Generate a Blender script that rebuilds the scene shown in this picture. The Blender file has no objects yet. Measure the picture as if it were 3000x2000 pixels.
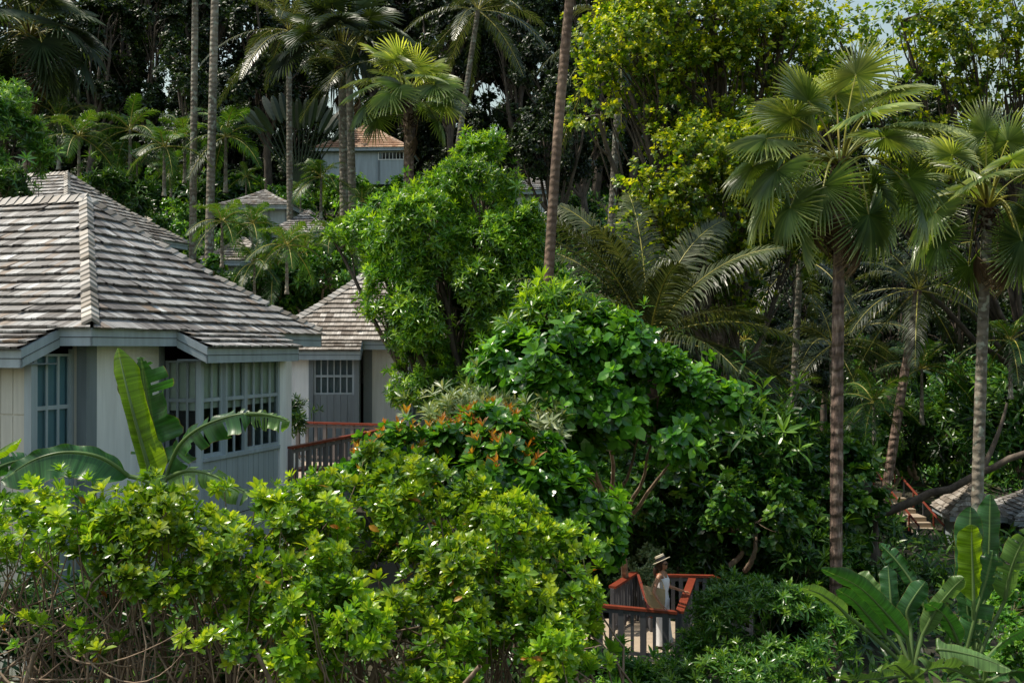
import bpy, math, random
import numpy as np
from mathutils import Vector
RS = np.random.RandomState
rng = RS(7)
random.seed(5)
PI = math.pi
CZ, HY = 8.0, 1020.0
scene = bpy.context.scene
COL = scene.collection

def P(px, py, Y):
    return np.array([(px - 1500) / 3000.0 * Y, Y, CZ + (HY - py) / 3000.0 * Y])
def nz(v):
    v = np.asarray(v, float)
    return v / (np.linalg.norm(v, axis=-1, keepdims=True) + 1e-9)
A3 = lambda *a: np.array(a, float)

# ------------------------------------------------------------------ materials
class NT:
    def __init__(s, name):
        s.m = bpy.data.materials.new(name); s.m.use_nodes = True
        s.t = s.m.node_tree; s.t.nodes.clear()
        s.out = s.t.nodes.new('ShaderNodeOutputMaterial')
    def n(s, typ, **kw):
        nd = s.t.nodes.new(typ)
        for k, v in kw.items():
            if k.startswith('_'): setattr(nd, k[1:], v)
            else:
                key = int(k[1:]) if k[0] == 'i' and k[1:].isdigit() else k.replace('__', ' ')
                nd.inputs[key].default_value = v
        return nd
    def l(s, a, b): s.t.links.new(a, b)
    def ramp(s, fac, stops):
        r = s.t.nodes.new('ShaderNodeValToRGB')
        e = r.color_ramp.elements
        while len(e) < len(stops): e.new(0.5)
        for q, (p, c) in zip(e, stops):
            q.position = p; q.color = (c[0], c[1], c[2], 1)
        s.l(fac, r.inputs[0]); return r.outputs[0]
    def mul(s, c, f):
        m = s.t.nodes.new('ShaderNodeVectorMath'); m.operation = 'SCALE'
        s.l(c, m.inputs[0]); s.l(f, m.inputs[3]); return m.outputs[0]
    def attr(s, name):
        a = s.t.nodes.new('ShaderNodeAttribute'); a.attribute_name = name; return a.outputs['Fac']
    def noise(s, scale, detail=3, rough=.5, vec=None, stretch=None):
        t = s.n('ShaderNodeTexNoise', Scale=scale, Detail=detail, Roughness=rough)
        if vec is None:
            vec = s.t.nodes.new('ShaderNodeTexCoord').outputs['Object']
        if stretch:
            mp = s.t.nodes.new('ShaderNodeMapping'); mp.inputs['Scale'].default_value = stretch
            s.l(vec, mp.inputs[0]); vec = mp.outputs[0]
        s.l(vec, t.inputs['Vector']); return t.outputs['Fac']
    def mr(s, x, a, b, c, d):
        m = s.t.nodes.new('ShaderNodeMapRange')
        for i, v in zip((1, 2, 3, 4), (a, b, c, d)): m.inputs[i].default_value = v
        s.l(x, m.inputs[0]); return m.outputs[0]
    def math(s, op, a, b):
        m = s.t.nodes.new('ShaderNodeMath'); m.operation = op
        for i, v in ((0, a), (1, b)):
            if isinstance(v, (int, float)): m.inputs[i].default_value = v
            else: s.l(v, m.inputs[i])
        return m.outputs[0]

def leaf_mat(name, dark, mid, light, trans=.35, rough=.38, tcol=(1.5, 1.35, .45), patch=1.0, spec=.5):
    t = NT(name)
    c = t.ramp(t.attr('v'), [(0, dark), (.5, mid), (1, light)])
    f = t.mr(t.noise(patch, 2), .3, .7, .62, 1.3)
    oi = t.t.nodes.new('ShaderNodeObjectInfo')
    f = t.math('MULTIPLY', f, t.mr(oi.outputs['Random'], 0, 1, .8, 1.2))
    c = t.mul(c, f)
    p = t.n('ShaderNodeBsdfPrincipled', Roughness=rough); p.inputs['Specular IOR Level'].default_value = spec
    t.l(c, p.inputs['Base Color'])
    tr = t.n('ShaderNodeBsdfTranslucent')
    tm = t.t.nodes.new('ShaderNodeVectorMath'); tm.operation = 'MULTIPLY'
    tm.inputs[1].default_value = tcol; t.l(c, tm.inputs[0]); t.l(tm.outputs[0], tr.inputs[0])
    mx = t.n('ShaderNodeMixShader', Fac=trans)
    t.l(p.outputs[0], mx.inputs[1]); t.l(tr.outputs[0], mx.inputs[2]); t.l(mx.outputs[0], t.out.inputs[0])
    return t.m

def paint_mat(name, col, rough=.55, var=.16, scale=3, streak=True):
    t = NT(name)
    n = t.noise(scale, 5, .6, stretch=(1, 1, .25) if streak else None)
    c = t.ramp(n, [(.25, [x * (1 - var) for x in col]), (.75, [min(1, x * (1 + var * .4)) for x in col])])
    if streak: c = t.mul(c, t.mr(t.noise(7, 5, .6, stretch=(1, 1, .07)), .35, .62, .88, 1.05))
    p = t.n('ShaderNodeBsdfPrincipled', Roughness=rough)
    b = t.n('ShaderNodeBump', Strength=.12, Distance=.01)
    t.l(t.noise(30, 3, stretch=(1, 1, .1) if streak else None), b.inputs['Height'])
    t.l(b.outputs[0], p.inputs['Normal']); t.l(c, p.inputs['Base Color']); t.l(p.outputs[0], t.out.inputs[0])
    return t.m

def bark_mat(name, c1, c2, c3, rings=0.0, scale=6, bump=.6, moss=None, zs=.35):
    t = NT(name)
    n = t.noise(scale, 6, .65, stretch=(1, 1, zs))
    c = t.ramp(n, [(.3, c1), (.5, c2), (.72, c3)])
    h = n
    if rings:
        w = t.n('ShaderNodeTexWave', Scale=rings, Distortion=2.2, Detail=3); w.bands_direction = 'Z'
        w.inputs['Detail Scale'].default_value = 2.0; w.inputs['Distortion'].default_value = 5.0
        t.l(t.t.nodes.new('ShaderNodeTexCoord').outputs['Object'], w.inputs['Vector'])
        c = t.mul(c, t.mr(w.outputs['Fac'], 0, .6, .84, 1.04)); h = t.math('ADD', n, w.outputs['Fac'])
    big = t.noise(.8, 3); c = t.mul(c, t.mr(big, .35, .65, .7, 1.25))
    if moss:
        mx = t.t.nodes.new('ShaderNodeMix'); mx.data_type = 'RGBA'
        t.l(t.mr(t.noise(5, 5), .55, .62, 0, 1), mx.inputs['Factor'])
        t.l(c, mx.inputs[6]); mx.inputs[7].default_value = (*moss, 1); c = mx.outputs[2]
    p = t.n('ShaderNodeBsdfPrincipled', Roughness=.85)
    b = t.n('ShaderNodeBump', Strength=bump, Distance=.04)
    t.l(h, b.inputs['Height']); t.l(b.outputs[0], p.inputs['Normal'])
    t.l(c, p.inputs['Base Color']); t.l(p.outputs[0], t.out.inputs[0])
    return t.m

def shingle_mat(name, stops, rough=.62):
    t = NT(name)
    base = t.ramp(t.attr('v'), stops)
    g = t.n('ShaderNodeTexNoise', Scale=22, Detail=4, Roughness=.7); g.noise_dimensions = '1D'
    t.l(t.attr('g'), g.inputs['W'])
    f = t.math('MULTIPLY', t.mr(g.outputs['Fac'], .3, .7, .55, 1.3), t.mr(t.noise(1.3, 4, .6), .3, .7, .75, 1.15))
    c = t.mul(base, f)
    p = t.n('ShaderNodeBsdfPrincipled', Roughness=rough)
    b = t.n('ShaderNodeBump', Strength=.35, Distance=.01); t.l(g.outputs['Fac'], b.inputs['Height'])
    t.l(b.outputs[0], p.inputs['Normal']); t.l(c, p.inputs['Base Color']); t.l(p.outputs[0], t.out.inputs[0])
    return t.m

def glass_mat(name, tint=(.6, .7, .72), dark=.5):
    t = NT(name)
    tr = t.n('ShaderNodeBsdfTransparent', Color=(*tint, 1))
    gl = t.n('ShaderNodeBsdfGlossy', Roughness=.03, Color=(.9, .95, 1, 1))
    fr = t.n('ShaderNodeFresnel', IOR=1.55)
    mx = t.n('ShaderNodeMixShader'); t.l(t.math('MULTIPLY', fr.outputs[0], .55), mx.inputs[0])
    t.l(tr.outputs[0], mx.inputs[1]); t.l(gl.outputs[0], mx.inputs[2]); t.l(mx.outputs[0], t.out.inputs[0])
    return t.m

M = {}
M['scaevola'] = leaf_mat('scaevola_leaf', (.035, .105, .01), (.17, .36, .02), (.52, .64, .05), .44, .25, patch=.6, spec=.85)
M['almond'] = leaf_mat('almond_leaf', (.012, .055, .01), (.055, .19, .018), (.19, .42, .03), .38, .25, patch=.8, spec=.6)
M['young'] = leaf_mat('young_leaf', (.30, .10, .015), (.46, .20, .02), (.48, .34, .03), .45, .4, (1.3, 1.1, .8))
M['pale'] = leaf_mat('variegated_leaf', (.07, .14, .05), (.22, .31, .13), (.5, .55, .33), .3, .4)
M['frangi'] = leaf_mat('slender_leaf', (.02, .075, .01), (.09, .235, .018), (.34, .52, .03), .42, .3, patch=.5, spec=.8)
M['round'] = leaf_mat('round_leaf', (.02, .06, .008), (.11, .215, .012), (.50, .54, .025), .55, .33, patch=.35, spec=.7)
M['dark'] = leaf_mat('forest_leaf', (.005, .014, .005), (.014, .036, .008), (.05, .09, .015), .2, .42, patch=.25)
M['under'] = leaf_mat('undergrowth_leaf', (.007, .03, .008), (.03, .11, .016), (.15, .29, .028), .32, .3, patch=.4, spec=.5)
M['bright'] = leaf_mat('bright_bush_leaf', (.02, .075, .012), (.08, .25, .03), (.27, .48, .05), .38, .28, patch=.5, spec=.9)
M['fan'] = leaf_mat('fan_palm_blade', (.06, .125, .04), (.18, .265, .09), (.48, .54, .24), .45, .36, (1.8, 1.65, .4), patch=1.2, spec=.8)
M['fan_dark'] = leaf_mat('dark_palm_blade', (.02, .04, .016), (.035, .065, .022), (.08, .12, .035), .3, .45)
M['coco'] = leaf_mat('coconut_leaflet', (.025, .045, .015), (.06, .085, .026), (.15, .165, .07), .35, .36, (1.4, 1.3, .6), spec=.6)
M['areca'] = leaf_mat('areca_leaflet', (.015, .05, .008), (.045, .12, .014), (.14, .24, .025), .4, .42)
M['dead'] = leaf_mat('dead_frond', (.06, .035, .02), (.16, .10, .05), (.30, .22, .12), .15, .8, (1, .9, .7))
M['petiole'] = leaf_mat('petiole', (.15, .18, .02), (.30, .29, .04), (.42, .36, .07), .05, .4, (1, 1, .8))
M['shingle'] = shingle_mat('weathered_shingle', [(0, (.06, .052, .046)), (.25, (.155, .14, .125)), (.5, (.275, .262, .245)), (.8, (.43, .425, .41)), (.92, (.21, .15, .10)), (1, (.58, .58, .57))])
M['shingle_tan'] = shingle_mat('tan_shingle', [(0, (.13, .10, .075)), (.5, (.31, .27, .225)), (1, (.52, .48, .43))])
M['tile'] = shingle_mat('clay_shingle', [(0, (.22, .10, .045)), (.5, (.38, .21, .12)), (1, (.50, .34, .22))])
M['cap'] = shingle_mat('ridge_shingle', [(0, (.20, .165, .125)), (.5, (.36, .32, .27)), (1, (.50, .47, .43))])
M['deck_under'] = paint_mat('dark_underlay', (.025, .02, .018))
M['white'] = paint_mat('white_wall', (.98, .965, .94), .7, .12, 1.6)
M['post'] = paint_mat('white_trim', (.97, .97, .96), .5, .05)
M['grey'] = paint_mat('blue_grey_paint', (.42, .485, .52), .5, .18)
M['greymid'] = paint_mat('mid_grey_paint', (.22, .255, .275), .55, .2)
M['greydk'] = paint_mat('dark_grey_paint', (.10, .10, .11), .55, .2)
M['beige'] = paint_mat('beige_boards', (.66, .63, .55), .6, .14)
M['groove_shade'] = paint_mat('board_groove_shade', (.07, .08, .085), .8)  # near black, painted in for the shade between boards
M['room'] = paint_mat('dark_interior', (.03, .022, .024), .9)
M['blind'] = paint_mat('cream_blind', (.92, .87, .72), .8, .06)
M['bluecurtain'] = paint_mat('blue_curtain', (.34, .52, .60), .8, .12)
M['glass'] = glass_mat('window_glass')
M['red'] = paint_mat('red_brown_rail', (.24, .05, .025), .38, .35, 5, False)
M['balu'] = paint_mat('grey_brown_baluster', (.17, .15, .145), .6, .25)
M['deck'] = paint_mat('deck_boards', (.46, .37, .28), .7, .25, 6, False)
M['step'] = paint_mat('stone_step', (.42, .34, .25), .85, .2, 5, False)
M['bark_palm'] = bark_mat('palm_bark', (.03, .02, .017), (.17, .11, .08), (.42, .31, .23), 1.1, 11, 1.0, zs=.22)
M['bark_red'] = bark_mat('ringed_red_bark', (.085, .052, .036), (.185, .12, .082), (.31, .22, .155), 1.9, 6, .3)
M['bark_grey'] = bark_mat('pale_palm_bark', (.10, .085, .065), (.20, .17, .13), (.33, .29, .23), 1.4, 4, .5, moss=(.30, .31, .25))
M['bark'] = bark_mat('tree_bark', (.035, .027, .02), (.085, .065, .048), (.16, .125, .095), 0, 5, .6)
M['twig'] = bark_mat('twig_bark', (.09, .06, .04), (.22, .155, .105), (.36, .27, .19), 0, 9, .3)
M['fibre'] = bark_mat('fibre', (.018, .009, .006), (.055, .028, .018), (.14, .085, .05), 0, 14, 1)
M['soil'] = bark_mat('soil', (.012, .010, .006), (.03, .028, .014), (.055, .05, .025), 0, .8, .8)

def banana_mat(name, dark, light, trans, tcol):
    t = NT(name)
    st = t.n('ShaderNodeTexNoise', Scale=38, Detail=4, Roughness=.7); st.noise_dimensions = '1D'; t.l(t.attr('g'), st.inputs['W'])
    c = t.ramp(t.attr('v'), [(0, light), (.06, [a * .5 + b * .5 for a, b in zip(dark, light)]), (.12, dark), (.9, [x * 1.15 for x in dark]), (.965, [x * 1.3 for x in dark]), (1, (.24, .16, .05))])
    c = t.mul(c, t.math('MULTIPLY', t.mr(st.outputs['Fac'], .3, .7, .6, 1.3), t.mr(t.noise(1.7, 3), .3, .7, .75, 1.25)))
    p = t.n('ShaderNodeBsdfPrincipled', Roughness=.33)
    b = t.n('ShaderNodeBump', Strength=.35, Distance=.01); t.l(st.outputs['Fac'], b.inputs['Height'])
    t.l(b.outputs[0], p.inputs['Normal']); t.l(c, p.inputs['Base Color'])
    tr = t.n('ShaderNodeBsdfTranslucent'); tm = t.t.nodes.new('ShaderNodeVectorMath'); tm.operation = 'MULTIPLY'
    tm.inputs[1].default_value = tcol; t.l(c, tm.inputs[0]); t.l(tm.outputs[0], tr.inputs[0])
    mx = t.n('ShaderNodeMixShader', Fac=trans); t.l(p.outputs[0], mx.inputs[1]); t.l(tr.outputs[0], mx.inputs[2])
    t.l(mx.outputs[0], t.out.inputs[0]); return t.m
M['banana'] = banana_mat('banana_leaf', (.035, .11, .03), (.20, .30, .10), .3, (1.3, 1.6, .4))
M['banana_lit'] = banana_mat('backlit_banana_leaf', (.15, .28, .015), (.30, .40, .05), .62, (1.75, 1.55, .35))  # banana leaf with the light from behind put into a brighter, yellower colour
M['banana_pale'] = banana_mat('pale_banana_leaf', (.12, .22, .06), (.38, .44, .22), .35, (1.3, 1.4, .5))

# ------------------------------------------------------------------ mesh builder
class MB:
    def __init__(s): s.V = []; s.F = []; s.A = []; s.G = []; s.MI = []; s.n = 0
    def add(s, V, F, v=.5, g=0., mi=0):
        V = np.asarray(V, float).reshape(-1, 3); F = np.asarray(F, int)
        s.V.append(V); s.F.append(F + s.n); s.n += len(V)
        s.A.append(np.broadcast_to(np.asarray(v, float), (len(V),))); s.G.append(np.broadcast_to(np.asarray(g, float), (len(V),)))
        s.MI.append(np.full(len(F), mi, int))
    def box(s, o, ex, ey, ez, v=.5, mi=0):
        o, ex, ey, ez = [np.asarray(q, float) for q in (o, ex, ey, ez)]
        if np.dot(np.cross(ex, ey), ez) < 0: o = o + ex; ex = -ex
        V = np.array([o + a * ex + b * ey + c * ez for c in (0, 1) for b in (0, 1) for a in (0, 1)])
        s.add(V, [[0, 2, 3, 1], [4, 5, 7, 6], [0, 1, 5, 4], [2, 6, 7, 3], [0, 4, 6, 2], [1, 3, 7, 5]], v, 0, mi)
    def tube(s, pts, rad, n=8, v=.5, mi=0, flat=1.0):
        pts = np.asarray(pts, float); m = len(pts); rad = np.broadcast_to(np.asarray(rad, float), (m,))
        d = np.gradient(pts, axis=0); d = nz(d)
        ref = A3(0, 0, 1) if abs(d[:, 2]).mean() < .85 else A3(1, 0, 0)
        x = nz(np.cross(d, ref)); y = np.cross(x, d)
        th = np.arange(n) / n * 2 * PI
        V = pts[:, None] + rad[:, None, None] * (np.cos(th)[None, :, None] * x[:, None] + flat * np.sin(th)[None, :, None] * y[:, None])
        i, j = np.meshgrid(np.arange(m - 1), np.arange(n), indexing='ij')
        a = i * n + j; b = i * n + (j + 1) % n
        F = np.stack([a, a + n, b + n, b], -1).reshape(-1, 4)
        s.add(V.reshape(-1, 3), F[:, ::-1], v, 0, mi)
        c = np.vstack([pts[-1:], V[-1]]); F = [[0, 1 + (k + 1) % n, 1 + k, 1 + k] for k in range(n)]
        s.add(c, np.array(F)[:, [0, 2, 1, 1]], v, 0, mi) if False else None
    def build(s, name, mats, parent=None, smooth=False):
        me = bpy.data.meshes.new(name)
        V = np.concatenate(s.V); sizes = []; loops = []; 
        for F in s.F:
            sizes.append(np.full(len(F), F.shape[1])); loops.append(F.reshape(-1))
        sizes = np.concatenate(sizes); loops = np.concatenate(loops)
        me.vertices.add(len(V)); me.vertices.foreach_set('co', V.astype(np.float32).ravel())
        me.loops.add(len(loops)); me.loops.foreach_set('vertex_index', loops.astype(np.int32))
        me.polygons.add(len(sizes)); st = np.concatenate([[0], np.cumsum(sizes)[:-1]])
        me.polygons.foreach_set('loop_start', st.astype(np.int32))
        me.polygons.foreach_set('material_index', np.concatenate(s.MI).astype(np.int32))
        me.polygons.foreach_set('use_smooth', np.full(len(sizes), bool(smooth)))
        for nm, arr in (('v', s.A), ('g', s.G)):
            a = me.attributes.new(nm, 'FLOAT', 'POINT'); a.data.foreach_set('value', np.concatenate(arr).astype(np.float32))
        for m in (mats if isinstance(mats, (list, tuple)) else [mats]): me.materials.append(m)
        me.update(calc_edges=True)
        o = bpy.data.objects.new(name, me); COL.objects.link(o)
        if parent is not None: o.parent = parent
        return o

def tag(o, label=None, cat=None, group=None, kind=None):
    if label: o['label'] = label
    if cat: o['category'] = cat
    if group: o['group'] = group
    if kind: o['kind'] = kind
    return o
def thing(name, label, cat, loc=(0, 0, 0), group=None, rz=0.):
    o = bpy.data.objects.new(name, None); COL.objects.link(o); o.location = [float(q) for q in loc]; o.rotation_euler = (0, 0, rz)
    o.empty_display_size = .2
    return tag(o, label, cat, group)
CH = {}
def dup(root, loc, rz=0., sc=1., label=None, group=None, sz=None):
    r = root.copy(); COL.objects.link(r); r.location = [float(q) for q in loc]; r.rotation_euler = (0, 0, rz)
    r.scale = (sc, sc, sz or sc)
    if label: r['label'] = label
    if group: r['group'] = group
    for ch in list(root.children):
        c = ch.copy(); COL.objects.link(c); c.parent = r
        for g in list(ch.children):
            d = g.copy(); COL.objects.link(d); d.parent = c
    return r

# ------------------------------------------------------------------ leaves
def leaf_t(n, wf, fold=.25, curl=.12):
    t = np.linspace(0, 1, n + 1); w = np.maximum(wf(t), .004)
    z = -curl * t * t
    V = np.stack([np.stack([-w, t, z + fold * w], 1), np.stack([0 * t, t, z], 1), np.stack([w, t, z + fold * w], 1)], 1).reshape(-1, 3)
    F = []
    for i in range(n):
        a = 3 * i; F += [[a, a + 1, a + 4, a + 3], [a + 1, a + 2, a + 5, a + 4]]
    return V, np.array(F)
OBO = leaf_t(4, lambda t: .20 * np.sin(PI * np.clip(t, 0, 1) ** 1.7) ** .75 + .015, .25, .18)
BIG = leaf_t(4, lambda t: .30 * np.sin(PI * np.clip(t, 0, 1) ** 1.45) ** .7 + .01, .22, .2)
LAN = leaf_t(3, lambda t: .12 * np.sin(PI * t ** .95), .3, .22)
RND = leaf_t(3, lambda t: .36 * np.sin(PI * t ** 1.1) ** .7, .2, .15)
FAR = leaf_t(2, lambda t: .30 * np.sin(PI * t) + .01, .3, .2)
def stamp(mb, T, pos, d, up, sc, v, mi=0):
    tv, tf = T; N = len(pos); k = len(tv)
    d = nz(d); x = nz(np.cross(d, up)); z = np.cross(x, d)
    sc = np.broadcast_to(np.asarray(sc, float), (N,))[:, None, None]
    V = pos[:, None] + sc * (tv[None, :, 0:1] * x[:, None] + tv[None, :, 1:2] * d[:, None] + tv[None, :, 2:3] * z[:, None])
    F = (tf[None] + (np.arange(N) * k)[:, None, None]).reshape(-1, tf.shape[1])
    mb.add(V.reshape(-1, 3), F, np.repeat(np.broadcast_to(v, (N,)), k), 0, mi)
def rvec(r, n): return nz(r.normal(size=(n, 3)))
def rosettes(mb, T, pos, ax, k, L, r, lo=15, hi=95, v=None, mi=0, vj=.22, back=.04):
    """k leaves around every axis"""
    N = len(pos); ax = nz(ax)
    e1 = nz(np.cross(ax, nz(ax[:, [1, 2, 0]] + .3))); e2 = np.cross(ax, e1)
    i = np.arange(k)[None] ; ph = i * 2.4 + r.uniform(0, 6.28, (N, 1)) + r.normal(0, .15, (N, k))
    fr = (i + .5) / k
    th = np.radians(lo + (hi - lo) * fr + r.normal(0, 7, (N, k)))
    d = np.cos(th)[..., None] * ax[:, None] + np.sin(th)[..., None] * (np.cos(ph)[..., None] * e1[:, None] + np.sin(ph)[..., None] * e2[:, None])
    up = np.repeat(ax[:, None], k, 1) + .001
    ln = L * (.65 + .45 * fr) * r.uniform(.8, 1.15, (N, k)) * r.uniform(.62, 1.22, (N, 1))
    p = pos[:, None] - back * L * 6 * fr[..., None] * ax[:, None]
    v0 = r.uniform(.1, .75, (N, 1)) if v is None else np.asarray(v)[:, None]
    vv = np.clip(v0 + .25 * (1 - fr) + r.normal(0, vj, (N, k)) * .6, 0, 1)
    stamp(mb, T, p.reshape(-1, 3), d.reshape(-1, 3), up.reshape(-1, 3), ln.ravel(), vv.ravel(), mi)
def blob_pts(blobs, n, r, sub=.35, nsub=10, lower=-.35):
    """points + outward axes on lumpy union of ellipsoids; blobs: (centre, radii)"""
    blobs = [(np.asarray(c, float), np.asarray(q, float)) for c, q in blobs]
    area = np.array([(q[0] * q[1] + q[0] * q[2] + q[1] * q[2]) for _, q in blobs]); pr = area / area.sum()
    subs = []
    for (c, q), a in zip(blobs, pr):
        m = max(4, int(nsub * len(blobs) * a)); u = rvec(r, m * 3); u = u[u[:, 2] > lower][:m]
        for w in u:
            subs.append((c + w * q * (1 - sub * .55), float((q.prod() ** (1 / 3)) * sub * r.uniform(.7, 1.35)), nz(w / q)))
    S = np.array([q[0] for q in subs]); R = np.array([q[1] for q in subs]); O = np.array([q[2] for q in subs])
    wgt = R ** 2; wgt /= wgt.sum()
    idx = r.choice(len(S), n * 2, p=wgt)
    u = nz(rvec(r, n * 2) + O[idx] * .75 + A3(0, 0, .25))
    pos = S[idx] + u * R[idx][:, None] * (1 - .45 * r.rand(n * 2, 1) ** 2)
    keep = np.ones(len(pos), bool)
    for c, q in blobs:
        keep &= (((pos - c) / (q * .72)) ** 2).sum(1) > 1
    pos, u = pos[keep][:n], u[keep][:n]
    return pos, nz(u * .8 + A3(0, 0, .55) + .25 * r.normal(size=pos.shape)), S, R
def bez(a, b, c, n=8):
    t = np.linspace(0, 1, n)[:, None]
    return (1 - t) ** 2 * a + 2 * t * (1 - t) * b + t * t * c
def limbs(mb, base, S, r, rad=.12, fork=.45, wob=.25, every=1, trunk_n=1, n=6, cen=None):
    """trunk(s) -> boughs to the clump centres -> short twigs to the sub clumps"""
    base = np.asarray(base, float); cen = S[:1] if cen is None else np.asarray(cen, float)
    mid0 = cen.mean(0); top = base + (mid0 - base) * fork; trunks = []
    for q in range(trunk_n):
        off = A3(*(r.normal(0, .3, 2) * (trunk_n > 1)), 0); b0 = base + off + A3(0, 0, -.3); b1 = top + off * 1.3
        pt = bez(b0, (b0 + b1) / 2 + A3(*r.normal(0, wob, 2), 0), b1, 12) + r.normal(0, rad * .12, (12, 3))
        mb.tube(pt, np.linspace(rad * 1.3, rad * .8, 12), 10); trunks.append(pt)
    bl = []
    for c in cen:
        tr = trunks[r.randint(len(trunks))]; st = tr[-1 - int(r.randint(3))] if fork else tr[-1]
        L = np.linalg.norm(c - st); m = (st + c) / 2 + A3(0, 0, -.12 * L) + r.normal(0, wob * .35 * L ** .5, 3)
        pt = bez(st, m, c, 10) + r.normal(0, .012 * L ** .5, (10, 3)); rr = rad * .62 * min(1, (L / 3) ** .35)
        mb.tube(pt, np.linspace(rr, rr * .35, 10), 8); bl.append(pt)
    for s in S[::every]:
        k = int(np.argmin(np.linalg.norm(cen - s, axis=1))); pt = bl[k]; st = pt[-1 - int(r.randint(5))]; L = np.linalg.norm(s - st)
        m = (st + s) / 2 + r.normal(0, .12 * L, 3); mb.tube(bez(st, m, s, 6), np.linspace(rad * .2, rad * .05, 6), 5)
# ------------------------------------------------------------------ terrain
LY = np.array([-400, -20, 8, 13, 20, 28, 34, 40, 45, 55, 65, 85, 100, 140, 300, 3000.]); LZ = np.array([-2, .5, 2.6, 3.1, 3.5, 4.1, 6.5, 8.6, 9.3, 12, 15.3, 22, 25, 24, 12, 0.])
RZ_Y = np.array([-400, -20, 8, 14, 20, 30, 45, 60, 90, 110, 160, 300, 3000.]); RZ_Z = np.array([-3, -.5, .2, 1, 1.3, .6, .0, 4, 13, 16, 18, 10, 0.])
def T(x, y):
    x = np.asarray(x, float); y = np.asarray(y, float)
    a = np.interp(y, LY, LZ); b = np.interp(y, RZ_Y, RZ_Z)
    c = -2.5 + .09 * y; w = np.clip((x - c) / (5 + .12 * np.maximum(y, 0)), 0, 1); w = w * w * (3 - 2 * w)
    return a * (1 - w) + b * w + .12 * np.sin(x * .9 + y * .3) * np.cos(y * .7) - 1.9 * np.exp(-(((x - 2.6) / 3.0) ** 2 + ((y - 20.8) / 4.0) ** 2)) - 1.7 * np.exp(-(((x - 18.4) / 2.2) ** 2 + ((y - 46.5) / 3.2) ** 2))
def ground_pt(px, Y): 
    x = (px - 1500) / 3000 * Y; return A3(x, Y, float(T(x, Y)))
xs = np.concatenate([np.linspace(-2500, -90, 14), np.linspace(-80, 80, 161), np.linspace(90, 2500, 14)])
ys = np.concatenate([np.linspace(-1500, -40, 8), np.linspace(-30, 150, 181), np.linspace(160, 3000, 20)])
X, Y_ = np.meshgrid(xs, ys); mb = MB()
a = (np.arange(len(ys) - 1)[:, None] * len(xs) + np.arange(len(xs) - 1)[None]).ravel()
mb.add(np.stack([X, Y_, T(X, Y_)], -1).reshape(-1, 3), np.stack([a, a + 1, a + 1 + len(xs), a + len(xs)], 1))
tag(mb.build('ground', M['soil'], smooth=True), kind='structure')

# ------------------------------------------------------------------ houses
class Fr:
    """local frame: p along e1, q along e2, z up"""
    def __init__(s, C, ang):
        s.C = A3(C[0], C[1], 0); s.e1 = A3(math.cos(ang), math.sin(ang), 0); s.e2 = A3(-math.sin(ang), math.cos(ang), 0)
    def __call__(s, p, q, z): return s.C + p * s.e1 + q * s.e2 + A3(0, 0, z)
    def box(s, mb, p0, p1, q0, q1, z0, z1, mi=0): mb.box(s(p0, q0, z0), (p1 - p0) * s.e1, (q1 - q0) * s.e2, A3(0, 0, z1 - z0), mi=mi)

def facet(mb, A, B, TB, TA, r, expo=.26, wid=.17, th=.032, flare=.05, over=.06, vmix=(0, 1), flip=False):
    A, B, TB, TA = [np.asarray(q, float) for q in (A, B, TB, TA)]
    H = np.linalg.norm((TA + TB) / 2 - (A + B) / 2); n = max(2, int(round(H / expo)))
    nrm = nz(np.cross(B - A, (TA + TB) / 2 - (A + B) / 2))
    if nrm[2] < 0: nrm = -nrm
    def edge(s):
        f = A3(0, 0, -flare * math.sin(PI * min(max(s, 0), 1)) * H * .5)
        return A + (TA - A) * s + f, B + (TB - B) * s + f
    V = []; vv = []; gg = []
    ea = nz(B - A)
    for k in range(n):
        s0 = (k - .12) / n if k else -over / H; s1 = min((k + 1.1) / n, 1)
        l0, r0 = edge(s0); l1, r1 = edge(s1)
        W = np.linalg.norm(r0 - l0); 
        if W < .05: continue
        L1 = np.dot(l1 - l0, ea); R1 = np.dot(r1 - l0, ea)
        u = r.uniform(-wid, 0); sup = l1 - l0 - L1 * ea; row = r.uniform(-.06, .06); tone = r.rand()
        while u < W:
            w = wid * r.uniform(.45, 1.35); a0, b0 = max(u, 0), min(u + w - .003, W)
            a1, b1 = min(max(u, L1), R1), max(min(u + w - .004, R1), L1)
            if b0 - a0 > .01:
                dz = r.normal(0, .006); lo = l0 + dz * nz(sup); lift = th * (1.9 + r.uniform(-.12, .2)); tone = np.clip(tone * .55 + .45 * r.beta(1.1, 1.1) + r.normal(0, .05), 0, 1) if r.rand() < .75 else r.rand()
                if r.rand() < .012: lift += .03; lo = lo - .05 * nz(sup)
                q0, q1 = lo + a0 * ea + nrm * lift, lo + b0 * ea + nrm * lift
                q2, q3 = l0 + sup + b1 * ea + nrm * .004, l0 + sup + a1 * ea + nrm * .004
                V += [q0, q1, q2, q3, q0 - nrm * th, q1 - nrm * th]
                vv.append(np.clip((tone - .5) * 1.12 + .5 + row, 0, 1) if r.rand() > .04 else .93); gg.append((a0 + 7.3 * k + r.rand() * 9, b0 - a0))
            u += w
    if not V: return
    m = len(vv); V = np.array(V); i = np.arange(m)[:, None] * 6
    F = np.concatenate([i + np.array([[0, 1, 2, 3]]), i + np.array([[4, 5, 1, 0]]), i + np.array([[4, 0, 3, 3]])[:, [0, 1, 2, 2]]]) if False else np.concatenate([i + np.array([[0, 1, 2, 3]]), i + np.array([[4, 5, 1, 0]])])
    g = np.array([[x, x + w, x + w, x, x, x + w] for x, w in gg]).ravel()
    mb.add(V, F, np.repeat(np.array(vv), 6), g)

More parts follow.
